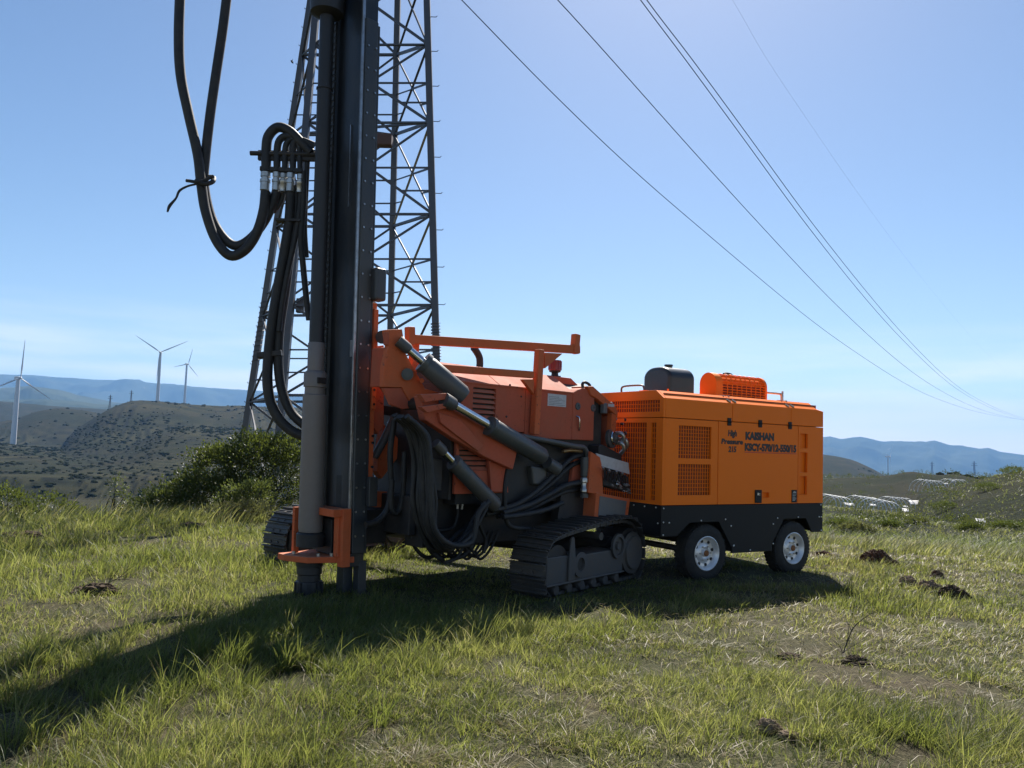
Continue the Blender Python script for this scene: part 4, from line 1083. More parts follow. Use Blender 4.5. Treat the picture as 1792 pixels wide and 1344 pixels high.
hose([(532, 300), (531, 360), (527, 420), (531, 470), (536, 520), (541, 560)], 8.60, .034)
hose([(538, 280), (535, 340), (533, 400), (536, 450)], 8.64, .030)
hose([(497, 330), (492, 352), (478, 372)], 8.66, .028)
MB().bar(RIG_I @ at(451, 622, 8.64), RIG_I @ at(494, 618, 8.64), .10, .06).build('hose_clamp', M_DARK, rig, bevel=.006)
MB().bar(RIG_I @ at(484, 386, 8.62), RIG_I @ at(528, 388, 8.62), .13, .025).build('hose_clamp', M_DARK, rig)
# rag tie on the big loop
MB().tube([RIG_I @ at(343, 316, 8.49), RIG_I @ at(358, 322, 8.47), RIG_I @ at(372, 318, 8.50), RIG_I @ at(372, 310, 8.6), RIG_I @ at(350, 312, 8.62)], .026, 8, 4).build('rag_tie', M_HOSE, rig)
MB().tube([RIG_I @ at(374, 308, 8.5), RIG_I @ at(350, 318, 8.46), RIG_I @ at(326, 316, 8.47)], .018, 8, 4).build('rag_tie', M_HOSE, rig)
MB().tube([RIG_I @ at(344, 322, 8.47), RIG_I @ at(328, 326, 8.45), (RIG_I @ at(314, 334, 8.44)), RIG_I @ at(308, 347, 8.45), RIG_I @ at(297, 360, 8.44), RIG_I @ at(293, 371, 8.44)], [.012, .012, .014, .012, .018, .010], 8, 4).build('rag_tail', M_HOSE, rig)

rnd = random.Random(21)
# the curtain of hoses hanging between the boom and the chassis
for k in range(13):
    o = k * 4.2; j = lambda s=3.0: rnd.uniform(-s, s)
    r_ = rnd.choice((.020, .024, .028)); y0 = .18 - .035 * k + rnd.uniform(-.04, .04)
    hose([(688 + o * .5 + j(), 728 + j()), (708 + o * .75 + j(), 752 + o * .2), (722 + o * .62 + j(), 812), (722 + o * .75 + j(), 872), (734 + o * .55 + j(), 925 + j()), (760 + o * .62 + j(), 958 + j(6)), (800 + o * .5 + j(4), 940 + j(8)), (838 + j(5), 902 + j(5)), (852 + j(4), 880 + j(4))], 0, r_, rig_y=y0)
for pts, y, r_ in (([(690, 735), (683, 790), (684, 850), (678, 890), (660, 912), (640, 918)], .55, .032),
                   ([(708, 790), (706, 850), (700, 890), (690, 898), (684, 880), (686, 840)], .5, .030),
                   ([(735, 880), (738, 925), (752, 962), (776, 982)], .3, .024),
                   ([(802, 880), (800, 905), (790, 925), (750, 928), (732, 922)], .15, .018),
                   ([(700, 735), (722, 745), (745, 790), (748, 850), (760, 905)], .25, .034),
                   ([(890, 812), (884, 850), (884, 890), (892, 920), (930, 926)], -.06, .026),
                   ([(1022, 796), (1000, 802), (970, 830), (935, 862), (900, 884), (860, 893)], -.05, .030),
                   ([(1018, 806), (995, 818), (960, 850), (925, 875), (885, 892), (850, 900)], .0, .030),
                   ([(1024, 842), (990, 850), (960, 866), (925, 884), (880, 898)], -.08, .032),
                   ([(1020, 855), (985, 862), (950, 880), (915, 896), (870, 904)], -.02, .026),
                   ([(985, 880), (955, 892), (920, 900), (880, 905)], -.12, .028),
                   ([(1004, 806), (1012, 824), (1000, 846), (985, 856)], .03, .022),
                   ([(900, 760), (940, 768), (985, 782), (1015, 795)], -.02, .026),
                   ([(836, 905), (842, 925), (850, 945), (846, 968)], .1, .022),
                   ([(828, 910), (815, 945), (800, 975), (778, 985)], .15, .018),
                   ([(836, 912), (828, 950), (812, 972), (790, 980)], .2, .018),
                   ([(716, 905), (722, 950), (745, 975), (770, 968)], .45, .02)):
    hose(pts, 0, r_, rig_y=y)
for k in range(9):                                              # slack ends under the chassis
    x0 = 748 + 8 * k
    hose([(x0, 940 + rnd.uniform(-6, 6)), (x0 + 16 + rnd.uniform(-4, 4), 966), (x0 + 30, 976 + rnd.uniform(-5, 5)), (x0 + 48, 958), (x0 + 60, 930)], 0, .015, rig_y=.42 - .03 * k)
for px, py in ((801, 875), (809, 876), (889, 812), (893, 812)):
    MB().lathe(r3(px, py, .1), (0, 0, -1), [(0, .018), (.05, .018), (.055, .013), (.09, .013)], 8).build('hose_fitting', M_FIT, rig)

# ---- crawler tracks
TRACK_A = R(52)
PATH = [(.16, .0), (1.82, .0), (1.95, .06), (2.03, .20), (2.045, .40), (1.99, .56), (1.88, .68), (1.70, .738), (1.45, .748), (1.22, .742), (.85, .715), (.45, .672), (.20, .630), (.08, .575), (-.01, .455), (-.045, .30), (-.02, .14), (.06, .04)]
def track_points(n):
    P = [Vector((x, 0, z)) for x, z in PATH]; P = P + [P[0]]
    Q = catmull(P, 12); d = [0]
    for a, b_ in zip(Q, Q[1:]): d.append(d[-1] + (b_ - a).length)
    out = []
    for k in range(n):
        s = d[-1] * k / n; i = max(j for j in range(len(d)) if d[j] <= s); i = min(i, len(Q) - 2)
        f_ = (s - d[i]) / max(1e-6, d[i + 1] - d[i]); p = Q[i].lerp(Q[i + 1], f_); tg = (Q[i + 1] - Q[i]).normalized()
        out.append((p, tg))
    return out, d[-1]
def make_track(loc, outer):
    """outer = side (-1 near, +1 far) that carries the frame's face"""
    lx = RIG_I @ Vector(loc)
    tr = thing('crawler_track', None, None, lx, TRACK_A - RIG_A); tr.parent = rig
    n = 38; pts, per = track_points(n); pitch = per / n; W_ = .46
    pad = None
    for k, (p, tg) in enumerate(pts):
        if pad is None:
            mm = MB(); h = pitch * .47
            mm.box((-h, 0, -.012), (h, W_, .0))
            mm.box((-h, .002, -.044), (-h + .014, W_ - .002, -.0125)).box((h - .013, .002, -.030), (h, W_ - .002, -.0125)).box((-.008, .002, -.026), (.008, W_ - .002, -.0125))
            mm.box((-h * .8, .12, .001), (h * .9, .18, .045)).box((-h * .8, W_ - .18, .001), (h * .9, W_ - .12, .045))
            for yy in (.16, .30): mm.cyl((0.03, yy, -.014), (0.03, yy, -.024), .016, 6)
            pad = mm.build('track_pad', M_TRACK, tr, bevel=.003, seg=1); o = pad
        else:
            o = pad.copy(); COL.objects.link(o)
        o.parent = tr
        ang = math.atan2(tg.z, tg.x)
        o.location = p; o.rotation_euler = (0, -ang, 0)
    # side frame with its openings
    y0, y1 = .04, W_ - .04
    fr = MB().prism([(.02, .135), (1.58, .125), (1.58, .375), (1.50, .40), (.66, .405), (.60, .42), (.36, .42), (.32, .425), (.03, .425)], 'y', y0, y1)
    fr.box((.0, y0 - .03, .128), (1.58, y0 - .001, .150))
    f_ = fr.build('track_frame', M_TFRAME, tr, bevel=.015)
    MB().prism([(.40, .15), (.52, .15), (.53, .38), (.50, .60), (.47, .62), (.44, .60), (.41, .40)], 'y', y0 - .025, y0 - .001).build('tension_bracket', M_TFRAME, f_, bevel=.006)
    MB().lathe((.64, y0 - .001, .305), (0, -1, 0), [(0, .135), (.022, .135), (.024, .075), (.002, .070), (.002, 0)], 22).build('grease_port', M_TFRAME, f_)
    MB().lathe((.64, y0 - .004, .305), (0, -1, 0), [(.0, .062), (.002, .062), (.0025, 0)], 18).build('port_hole', M_INK, f_)
    MB().lathe((1.44, y0 - .001, .44), (0, -1, 0), [(0, .145), (.028, .145), (.030, .105), (.006, .10), (.006, .05), (.03, .045), (.03, 0)], 22).build('drive_hub', M_TFRAME, f_)
    MB().lathe((1.82, y0 + .02, .33), (0, -1, 0), [(0, .25), (.01, .25), (.02, .20), (.045, .19), (.05, 0)], 26).build('sprocket', M_TFRAME, tr)
    MB().lathe((1.80, y0 + .05, .36), (0, 1, 0), [(0, .26), (.28, .26)], 26).build('drive_wheel', M_DARK, tr)
    MB().lathe((.25, y0 + .03, .32), (0, 1, 0), [(0, .22), (.30, .22)], 26).build('idler_wheel', M_DARK, tr)
    for k in range(6):
        x = .20 + .245 * k
        MB().lathe((x, y0 - .012, .078), (0, 1, 0), [(0, .03), (.0, .05), (.02, .062), (.10, .062), (.11, .05), (.28, .05), (.30, .062), (.36, .062)], 16).build('track_roller', M_TRACK, tr)
    MB().lathe((1.05, y0 - .02, .58), (0, 1, 0), [(0, .02), (0, .045), (.35, .045)], 14).build('carrier_roller', M_TRACK, tr)
    lk = MB()                                                   # chain links inside the pads
    for p, tg in pts:
        nn = Vector((-tg.z, 0, tg.x))
        for yy in (.09, .33):
            c_ = p + nn * .035; lk.bar(c_ - tg * pitch * .5 + Vector((0, yy, 0)), c_ + tg * pitch * .5 + Vector((0, yy, 0)), .035, .05, (0, 1, 0))
            lk.cyl(c_ + Vector((0, yy - .03, 0)), c_ + Vector((0, yy + .03, 0)), .02, 6)
    tag(lk.build('track_chain', M_TRACK, tr), kind='stuff')
    return tr
make_track((.44, 8.31, .0), -1)
gl = at(515, 985, 9.8)
make_track((-2.66, 9.95, .0), -1)
MB().tube([RIG_I @ Vector((1.25, 9.65, .42)), RIG_I @ Vector((-1.3, 11.4, .42))], .11, 12).build('axle_beam', M_DARK, rig)
MB().tube([RIG_I @ Vector((.75, 9.2, .45)), RIG_I @ Vector((-2.2, 10.6, .45))], .09, 12).build('axle_beam', M_DARK, rig)
slab('track_link', [(985, 850), (1020, 846), (1024, 905), (975, 915)], -.02, .10, M_DARK)
# ------------------------------------------------------------------ lattice tower
M_GALV = simple('backlit_galvanised', (.095, .105, .125), .55, .5, (.10, .085, .08), .4, 1.5)  # galvanised steel, its backlit darkness put into the base colour
M_PALE = simple('pale_galvanised', (.45, .42, .36), .4, .7, (.3, .26, .2), .4, 3.0)
tower = thing('transmission_tower', 'tall grey lattice transmission tower rising behind the drill rig mast', 'tower', tuple(at(600, 860, 25.8)), 0)
T_I = frame(tower).inverted()
def leg_line(a, b, Ya, Yb):
    A = T_I @ at(a[0], a[1], Ya); B = T_I @ at(b[0], b[1], Yb); return A, B
LEGS = {'R': leg_line((770, 860), (741, -230), 23.4, 24.6), 'B': leg_line((480, 860), (575, -230), 23.4, 24.6),
        'L': leg_line((413, 860), (579, -230), 28.3, 27.4), 'M': leg_line((677, 860), (701, -230), 28.3, 27.4)}
def on(leg, t): return LEGS[leg][0].lerp(LEGS[leg][1], t)
LEV = [(870 - y) / 1100 for y in (900, 715, 565, 409, 247, 105, -40, -150, -230)]
for k in LEGS:
    d = LEGS[k][1] - LEGS[k][0]
    MB().angle_iron(LEGS[k][0] - d * .03, LEGS[k][1], .20, .03).build('tower_leg', M_GALV, tower)
FACES = (('B', 'R'), ('R', 'M'), ('M', 'L'), ('L', 'B'))
for fi, (a, b) in enumerate(FACES):
    for i in range(len(LEV) - 1):
        t0, t1 = LEV[i], LEV[i + 1]; tm = (t0 + t1) / 2
        off = Vector((0, 0, .0))
        for (p, q) in ((on(a, t0), on(b, t1)), (on(b, t0), on(a, t1))):
            pale = (fi == 1 and i in (2, 3) and p == on(b, t0)) or False
            MB().angle_iron(p, q, .075, .014).build('brace', M_PALE if pale else M_GALV, tower)
        if i: MB().angle_iron(on(a, t0), on(b, t0), .085, .016).build('cross_strut', M_GALV, tower)
        if i < 5:
            c_ = (on(a, tm) + on(b, tm)) / 2; q1 = (t0 + tm) / 2
            for s_ in (a, b):
                MB().angle_iron(on(s_, tm), c_ + (on(s_, tm) - c_) * .06, .05, .01).build('brace', M_GALV, tower)
                MB().angle_iron(on(s_, q1), (on(s_, q1) + (on(a, q1) + on(b, q1)) / 2) / 2 if False else c_ + (on(s_, t0) - c_) * .5, .045, .01).build('brace', M_GALV, tower)
for t_ in (LEV[4], LEV[6]):
    MB().angle_iron(on('B', t_), on('M', t_), .07, .014).build('brace', M_GALV, tower); MB().angle_iron(on('R', t_), on('L', t_), .07, .014).build('brace', M_GALV, tower)
for leg, sgn, rng in (('R', 1, np.arange(.22, .98, .058)), ('L', -1, np.arange(.08, .85, .03))):
    sb = MB()
    for t_ in rng:
        p = on(leg, t_); sb.tube([p, p + Vector((sgn * .12, 0, .0)), p + Vector((sgn * (.28 if leg == 'R' else .17), 0, .0)), p + Vector((sgn * (.31 if leg == 'R' else .18), 0, .04))], .012, 6)
    tag(sb.build('step_bolts', M_GALV, tower), kind='stuff')
for leg, t0, t1 in (('L', .20, .30), ('R', .19, .25)):                     # barbed wire wound round the legs
    P = []
    for k in range(110):
        t_ = t0 + (t1 - t0) * k / 109; a = k * .75; P.append(on(leg, t_) + Vector((math.cos(a) * .14, math.sin(a) * .14, 0)))
    MB().tube(P, .014, 5).build('anti_climb_wire', M_GALV, tower)
bx = T_I @ at(672, 246, 26.4)
MB().box(bx - Vector((.28, .2, .2)), bx + Vector((.28, .2, .2))).build('junction_box', simple('rusty_box', (.12, .07, .06), .7), tower, bevel=.03)
bx = T_I @ at(526, 535, 24.0)
MB().box(bx - Vector((.12, .1, .22)), bx + Vector((.12, .1, .22))).build('junction_box', M_GALV, tower, bevel=.03)
top = [on(k, 1.0) for k in 'BRML']
apex = sum(top, Vector((0, 0, 0))) / 4 + Vector((0, 0, 4.5))
for p in top: MB().angle_iron(p, apex, .14, .02).build('tower_peak', M_GALV, tower)
ARMS = {'A': (602, -225, 25.8), 'B': (765, -225, 25.8), 'C': (905, -290, 25.8), 'D': (925, -290, 25.8)}
ctr = sum(top, Vector((0, 0, 0))) / 4
for e in ('A', 'C'):
    q = T_I @ at(*ARMS[e])
    for p in (top if e == 'C' else top[:1] + top[3:]): MB().angle_iron(p, q + Vector((0, 0, .1)), .09, .015).build('cross_arm', M_GALV, tower)

# ------------------------------------------------------------------ power lines
M_WIRE = simple('overhead_wire', (.03, .04, .06), .7, .0, spec=.1)
WIRES = [('thin dark overhead cable, lowest of those crossing the sky', [(602, -225), (700, -110), (808, 0), (960, 156), (1100, 290), (1250, 420), (1400, 545), (1500, 618), (1600, 680), (1680, 712), (1740, 727), (1800, 736)], .019),
         ('thin dark overhead cable, second from the tower', [(765, -225), (870, -110), (976, 0), (1080, 115), (1200, 250), (1330, 393), (1450, 520), (1560, 622), (1640, 680), (1720, 718), (1800, 737)], .019),
         ('overhead cable, left one of the close pair', [(928, -290), (1030, -125), (1121, 0), (1200, 105), (1300, 241), (1400, 378), (1500, 505), (1580, 595), (1660, 670), (1730, 712), (1800, 737)], .019),
         ('overhead cable, right one of the close pair', [(948, -290), (1046, -125), (1132, 0), (1212, 105), (1312, 241), (1412, 378), (1512, 505), (1590, 595), (1668, 670), (1738, 712), (1806, 737)], .019),
         ('faintest overhead cable, nearest the right edge of the sky', [(1120, -260), (1200, -130), (1282, 0), (1340, 100), (1420, 220), (1510, 350), (1600, 470), (1700, 590), (1800, 690)], .003)]
for lab, pts, r_ in WIRES:
    f0 = (pts[0][0] - 896) / F_PX; Y0, Y1 = 25.8, 480.0; X0 = f0 * Y0; X1 = (1806 - 896) / F_PX * Y1
    P = []
    for px, py in catmull([(a, b, 0) for a, b in pts], 5) and [(v.x, v.y) for v in catmull([(a, b, 0) for a, b in pts], 5)]:
        d = _F + _RX * ((px - 896) / F_PX) + _UP * ((672 - py) / F_PX); k = d.x / d.y
        t_ = (k * Y0 - X0) / ((X1 - X0) - k * (Y1 - Y0)); t_ = min(max(t_, 0), 1.2)
        P.append(at(px, py, Y0 + (Y1 - Y0) * t_))
    o = MB().tube(P, r_, 6).build('power_line', M_WIRE); tag(o, lab, 'cable', 'overhead power cables')

# ------------------------------------------------------------------ wind turbines
M_TURB = simple('turbine_white_paint', (.60, .62, .65), .45, 0, (.5, .52, .55), .2, .05)
def turbine(hub, Y, base_z, rad, yaw, rot, label, tr=2.1, group='wind turbines on the hills'):
    H = at(hub[0], hub[1], Y)
    t = thing('wind_turbine', label, 'wind turbine', (H.x, H.y, base_z), 0, group)
    h = H.z - base_z
    MB().lathe((0, 0, 0), (0, 0, 1), [(-2, tr), (h * .5, tr * .8), (h, tr * .58)], 20).build('tower', M_TURB, t)
    Mz = Matrix.Rotation(yaw, 4, 'Z')
    nac = MB().prism([(-3.6, -1.4), (-3.2, 1.6), (5.5, 1.7), (6.0, -.8), (4.5, -1.5)], 'x', -1.6, 1.6, Matrix.Translation((0, 0, h + 1)) @ Mz @ Matrix.Rotation(0, 4, 'Z'))
    nac.build('nacelle', M_TURB, t, bevel=.5, seg=3)
    hubp = Mz @ Vector((0, -4.6, 0)) + Vector((0, 0, h + 1))
    MB().lathe(hubp, Mz @ Vector((0, -1, 0)), [(-1.2, 1.5), (.3, 1.5), (1.4, .9), (1.8, 0)], 14).build('hub', M_TURB, t)
    for k in range(3):
        a = rot + k * 2 * math.pi / 3
        B = Matrix.Translation(hubp) @ Mz @ Matrix.Rotation(a, 4, 'Y')
        secs = [(.8, .75, .7), (.12 * rad, 1.5, .55), (.25 * rad, 1.9, .42), (.6 * rad, 1.15, .22), (.9 * rad, .6, .1), (rad, .12, .03)]
        vs = []; fs = []
        for (z, c_, th) in secs:
            vs += [B @ Vector((-c_ * .35, 0, z)), B @ Vector((c_ * .2, -th, z)), B @ Vector((c_ * .65, 0, z)), B @ Vector((c_ * .2, th, z))]
        for i in range(len(secs) - 1):
            for j in range(4): fs.append((i * 4 + j, i * 4 + (j + 1) % 4, i * 4 + 4 + (j + 1) % 4, i * 4 + 4 + j))
        fs += [(3, 2, 1, 0), tuple(range(len(vs) - 4, len(vs)))]
        MB().add(vs, fs, True).build('blade', M_TURB, t)
    return t
turbine((32, 663), 880, -27, 43, R(58), R(2), 'white wind turbine standing nearest the left edge of the photo', 3.2)
turbine((281, 618), 1270, 20, 46, R(14), R(-57), 'largest white wind turbine on the crest of the dark hill', 3.0)
turbine((327, 638), 1700, 15, 36, R(56), R(14), 'smaller white wind turbine just right of the larger hilltop one', 3.0)
turbine((1554, 800), 1900, -75, 40, R(50), R(40), 'thin distant wind turbine below the blue mountains beside the compressor', 1.8)
# far pylons
def pylon(px, py0, py1, Y, label):
    A = at(px, py1, Y); B = at(px + (py1 - py0) * .035, py0, Y); h = B.z - A.z
    t = thing('distant_pylon', label, 'pylon', tuple(A), 0, 'far-off pylons')
    m = MB()
    for sx, sy in ((-1, -1), (1, -1), (1, 1), (-1, 1)): m.bar((sx * h * .07, sy * h * .07, -h * .2), (sx * h * .012, sy * h * .012, h), h * .02, h * .02)
    for k in range(6):
        z0, z1 = h * (k / 6), h * ((k + 1) / 6); w0, w1 = h * (.07 - .058 * k / 6), h * (.07 - .058 * (k + 1) / 6)
        m.bar((-w0, -w0, z0), (w1, -w1, z1), h * .012, h * .012).bar((w0, -w0, z0), (-w1, -w1, z1), h * .012, h * .012)
    m.build('pylon_mast', M_GALV, t)
    for z, w in ((.72, .20), (.86, .16)): MB().bar((-h * w, 0, h * z), (h * w, 0, h * z), h * .022, h * .03).build('pylon_arm', M_GALV, t)
pylon(192, 691, 713, 1150, 'small lattice pylon left of the two hilltop turbines')
pylon(229, 683, 703, 1200, 'slender pylon standing at the left end of the hill crest')
pylon(1631, 808, 830, 3000, 'faint small pylon midway along the right-hand heath ridge')
pylon(1705, 807, 834, 2800, 'faint slender pylon near the right edge above the heath')

# ------------------------------------------------------------------ shrubs
def mat_leaf(name, a, b, c):
    m, t, out = nt(name)
    n = noise(t, 3.0, 4, .6, 'World'); n2 = noise(t, 40, 2, .5, 'World')
    col = ramp(t, n, [(.30, a), (.52, b), (.72, c)])
    col = mixcol(t, ramp(t, n2, [(.4, (0, 0, 0)), (.7, (.5, .5, .5))]), col, tuple(min(1, x * 1.6) for x in c))
    d = t.nodes.new('ShaderNodeBsdfPrincipled'); t.links.new(col, d.inputs['Base Color']); d.inputs['Roughness'].default_value = .45; d.inputs['Specular IOR Level'].default_value = .4
    tr = t.nodes.new('ShaderNodeBsdfTranslucent'); t.links.new(mixcol(t, .4, col, (.25, .30, .04)), tr.inputs['Color'])
    mx = t.nodes.new('ShaderNodeMixShader'); mx.inputs[0].default_value = .35
    t.links.new(d.outputs[0], mx.inputs[1]); t.links.new(tr.outputs[0], mx.inputs[2]); t.links.new(mx.outputs[0], out.inputs[0])
    return m
M_LEAF = mat_leaf('dark_shrub_leaves', (.014, .024, .008), (.030, .046, .013), (.060, .078, .022))
M_LEAF2 = mat_leaf('bright_shrub_leaves', (.030, .045, .014), (.065, .085, .026), (.12, .14, .05))
M_LEAF3 = mat_leaf('dry_shrub_leaves', (.040, .036, .022), (.080, .072, .042), (.14, .125, .07))
M_BARK = simple('grey_bark', (.045, .036, .028), .9, 0, (.05, .04, .03), .5, 8.0, bumps=.5)
def leaf_cloud(lumps, n, size, seed, spiky=.0):
    """lumps: (x,y,z,rx,ry,rz); leaves lie near each lump's surface in sprigs"""
    rg = np.random.default_rng(seed)
    w = np.array([l[3] * l[4] + l[4] * l[5] + l[3] * l[5] for l in lumps]); w = w / w.sum()
    ns = max(8, n // 7)
    li = rg.choice(len(lumps), ns, p=w); Lm = np.array(lumps)[li]
    d = rg.normal(0, 1, (ns, 3)); d /= np.linalg.norm(d, axis=1)[:, None]; d[:, 2] = np.where(d[:, 2] < -.5, -d[:, 2], d[:, 2])
    rad = rg.uniform(.35, 1.0, ns) ** .5 * (1 + rg.normal(0, .12, ns))
    c = Lm[:, :3] + d * Lm[:, 3:] * rad[:, None]
    ci = np.repeat(np.arange(ns), 7); m = len(ci)
    k = np.tile(np.arange(7), ns)
    out = d[ci] * .7 + rg.normal(0, .35, (m, 3)); out[:, 2] += .35 + spiky
    out /= np.linalg.norm(out, axis=1)[:, None]
    p = c[ci] + d[ci] * (k[:, None] * size * .45) + rg.normal(0, size * .7, (m, 3))
    s = size * rg.uniform(.6, 1.4, m)
    sd = np.cross(out, rg.normal(0, 1, (m, 3))); sd /= np.linalg.norm(sd, axis=1)[:, None]
    up = np.cross(sd, out)
    v0 = p; v1 = p + out * s[:, None] * .55 + sd * s[:, None] * .32 + up * s[:, None] * .06; v2 = p + out * s[:, None] * 1.2; v3 = p + out * s[:, None] * .55 - sd * s[:, None] * .32 + up * s[:, None] * .06
    V = np.stack([v0, v1, v2, v3], 1).reshape(-1, 3); b = np.arange(m)[:, None] * 4
    Fc = np.concatenate([b + np.array([0, 1, 2]), b + np.array([0, 2, 3])], 1).reshape(-1, 3)
    return V, Fc
def shrub(name, label, loc, lumps, n, size, mat, seed, cat='shrub', group=None, stems=6, spiky=0.0):
    t = thing(name, label, cat, loc, 0, group)
    V, Fc = leaf_cloud(lumps, n, size, seed, spiky)
    me = bpy.data.meshes.new('foliage'); me.from_pydata(V.tolist(), [], Fc.tolist()); me.materials.append(mat)
    o = bpy.data.objects.new('foliage', me); COL.objects.link(o); o.parent = t
    rg = random.Random(seed); st = MB()
    for k in range(stems):
        l = lumps[k % len(lumps)]; e = Vector((l[0] + rg.uniform(-.3, .3) * l[3], l[1] + rg.uniform(-.3, .3) * l[4], l[2] + l[5] * rg.uniform(-.1, .5)))
        s0 = Vector((e.x * .3 + rg.uniform(-.1, .1), e.y * .3, -.1)); mid = s0.lerp(e, .5) + Vector((rg.uniform(-.1, .1), rg.uniform(-.1, .1), .05))
        st.tube([s0, mid, e], [.035, .022, .008], 6, 3)
    st.build('stem', M_BARK, t)
    return t
def gz(x, y): return float(height(np.array([x]), np.array([y]))[0])
def at_ground(px, Y):
    X = (px - 896) / F_PX * Y; return X, Y, gz(X, Y)

X, Y, Z = at_ground(420, 18.5)
shrub('shrub', 'large dark green shrub massed round the left feet of the lattice tower', (X, Y, Z),
      [(-.25, 0, .95, .90, .8, .75), (.55, .1, 1.20, .90, .8, .70), (-.95, -.1, .48, .75, .7, .52), (1.35, .2, 1.0, .9, .8, .82), (.1, -.3, .50, 1.3, .8, .55), (.25, .3, 1.62, .5, .5, .40), (-.55, .1, 1.30, .40, .4, .36), (1.0, .3, 1.60, .5, .5, .36), (2.1, .4, .7, .8, .7, .7), (3.0, .5, .5, .8, .7, .5)], 34000, .050, M_LEAF, 3, stems=12)
X, Y, Z = at_ground(440, 16.4)
shrub('shrub', 'smaller bright green leafy bush in front of the large dark shrub', (X, Y, Z), [(0, 0, .35, .42, .35, .33), (.25, .05, .55, .28, .25, .22), (-.3, 0, .25, .3, .3, .22)], 3800, .045, M_LEAF2, 4)
X, Y, Z = at_ground(425, 15.7)
shrub('shrub', 'low greyish dry bush at the foot of the bright green one', (X, Y, Z), [(0, 0, .16, .45, .3, .18), (.4, .1, .18, .3, .3, .18), (-.4, 0, .12, .25, .2, .14)], 2600, .036, M_LEAF3, 5)
X, Y, Z = at_ground(300, 18.0)
shrub('shrub', 'low round bush on the plateau edge left of the large shrub', (X, Y, Z), [(0, 0, .35, .55, .4, .38), (.45, 0, .3, .4, .4, .3), (-.5, 0, .2, .35, .3, .22)], 3600, .05, M_LEAF2, 6)
X, Y, Z = at_ground(217, 20.5)
shrub('sapling', 'thin young tree sticking up from the plateau edge below the turbines', (X, Y, Z), [(0, 0, .95, .22, .2, .32), (.18, 0, .65, .20, .2, .2), (-.16, 0, .72, .16, .15, .18), (.35, 0, .5, .18, .15, .15)], 700, .04, M_LEAF2, 8, 'tree', stems=7)
X, Y, Z = at_ground(25, 19.5)
shrub('shrub', 'dark low bush at the far left behind the grass', (X, Y, Z), [(0, 0, .5, .6, .4, .45), (-.7, 0, .35, .5, .4, .35), (.6, 0, .25, .35, .3, .3)], 3200, .055, M_LEAF, 9)
X, Y, Z = at_ground(105, 21.0)
shrub('shrub', 'sparse bush between the far left bush and the sapling', (X, Y, Z), [(0, 0, .45, .5, .4, .4), (.5, 0, .35, .4, .3, .3)], 1700, .05, M_LEAF, 12)
# scrub on the right-hand slope
rg = random.Random(99)
SCR = [(1790, 47, .9, 'dark round bush on the slope at the right edge of the photo'), (1762, 44, .75, 'dark round bush left of the right-edge bush on the slope'), (1700, 40, .55, 'small dark bush in the middle of the right slope'),
       (1607, 46, .5, 'small brown bush on the slope right of the compressor'), (1655, 66, 1.2, 'low dark thicket under the far scrub hill'), (1500, 30, .55, 'grey tangled bush just behind the plateau edge beside the compressor'),
       (1475, 36, .6, 'dark low bush on the slope close beside the compressor'), (1560, 38, .45, 'small dark bush below the fallen hoop frame'), (1730, 70, 1.1, 'broad dark scrub clump on the right hill'), (1775, 85, 1.1, 'largest dark scrub clump near the top of the right hill')]
for k, (px, Y, s_, lab) in enumerate(SCR):
    X, Y, Z = at_ground(px, Y)
    shrub('scrub_bush', lab, (X, Y, Z), [(0, 0, .2 * s_, .8 * s_, .7 * s_, .36 * s_), (.7 * s_, .1, .14 * s_, .6 * s_, .5 * s_, .26 * s_), (-.6 * s_, .1, .12 * s_, .55 * s_, .5 * s_, .24 * s_)], 3200, .055 * max(1, s_), M_LEAF if k not in (3, 5) else M_LEAF3, 50 + k, 'bush', 'bushes scattered on the right slope', stems=3)
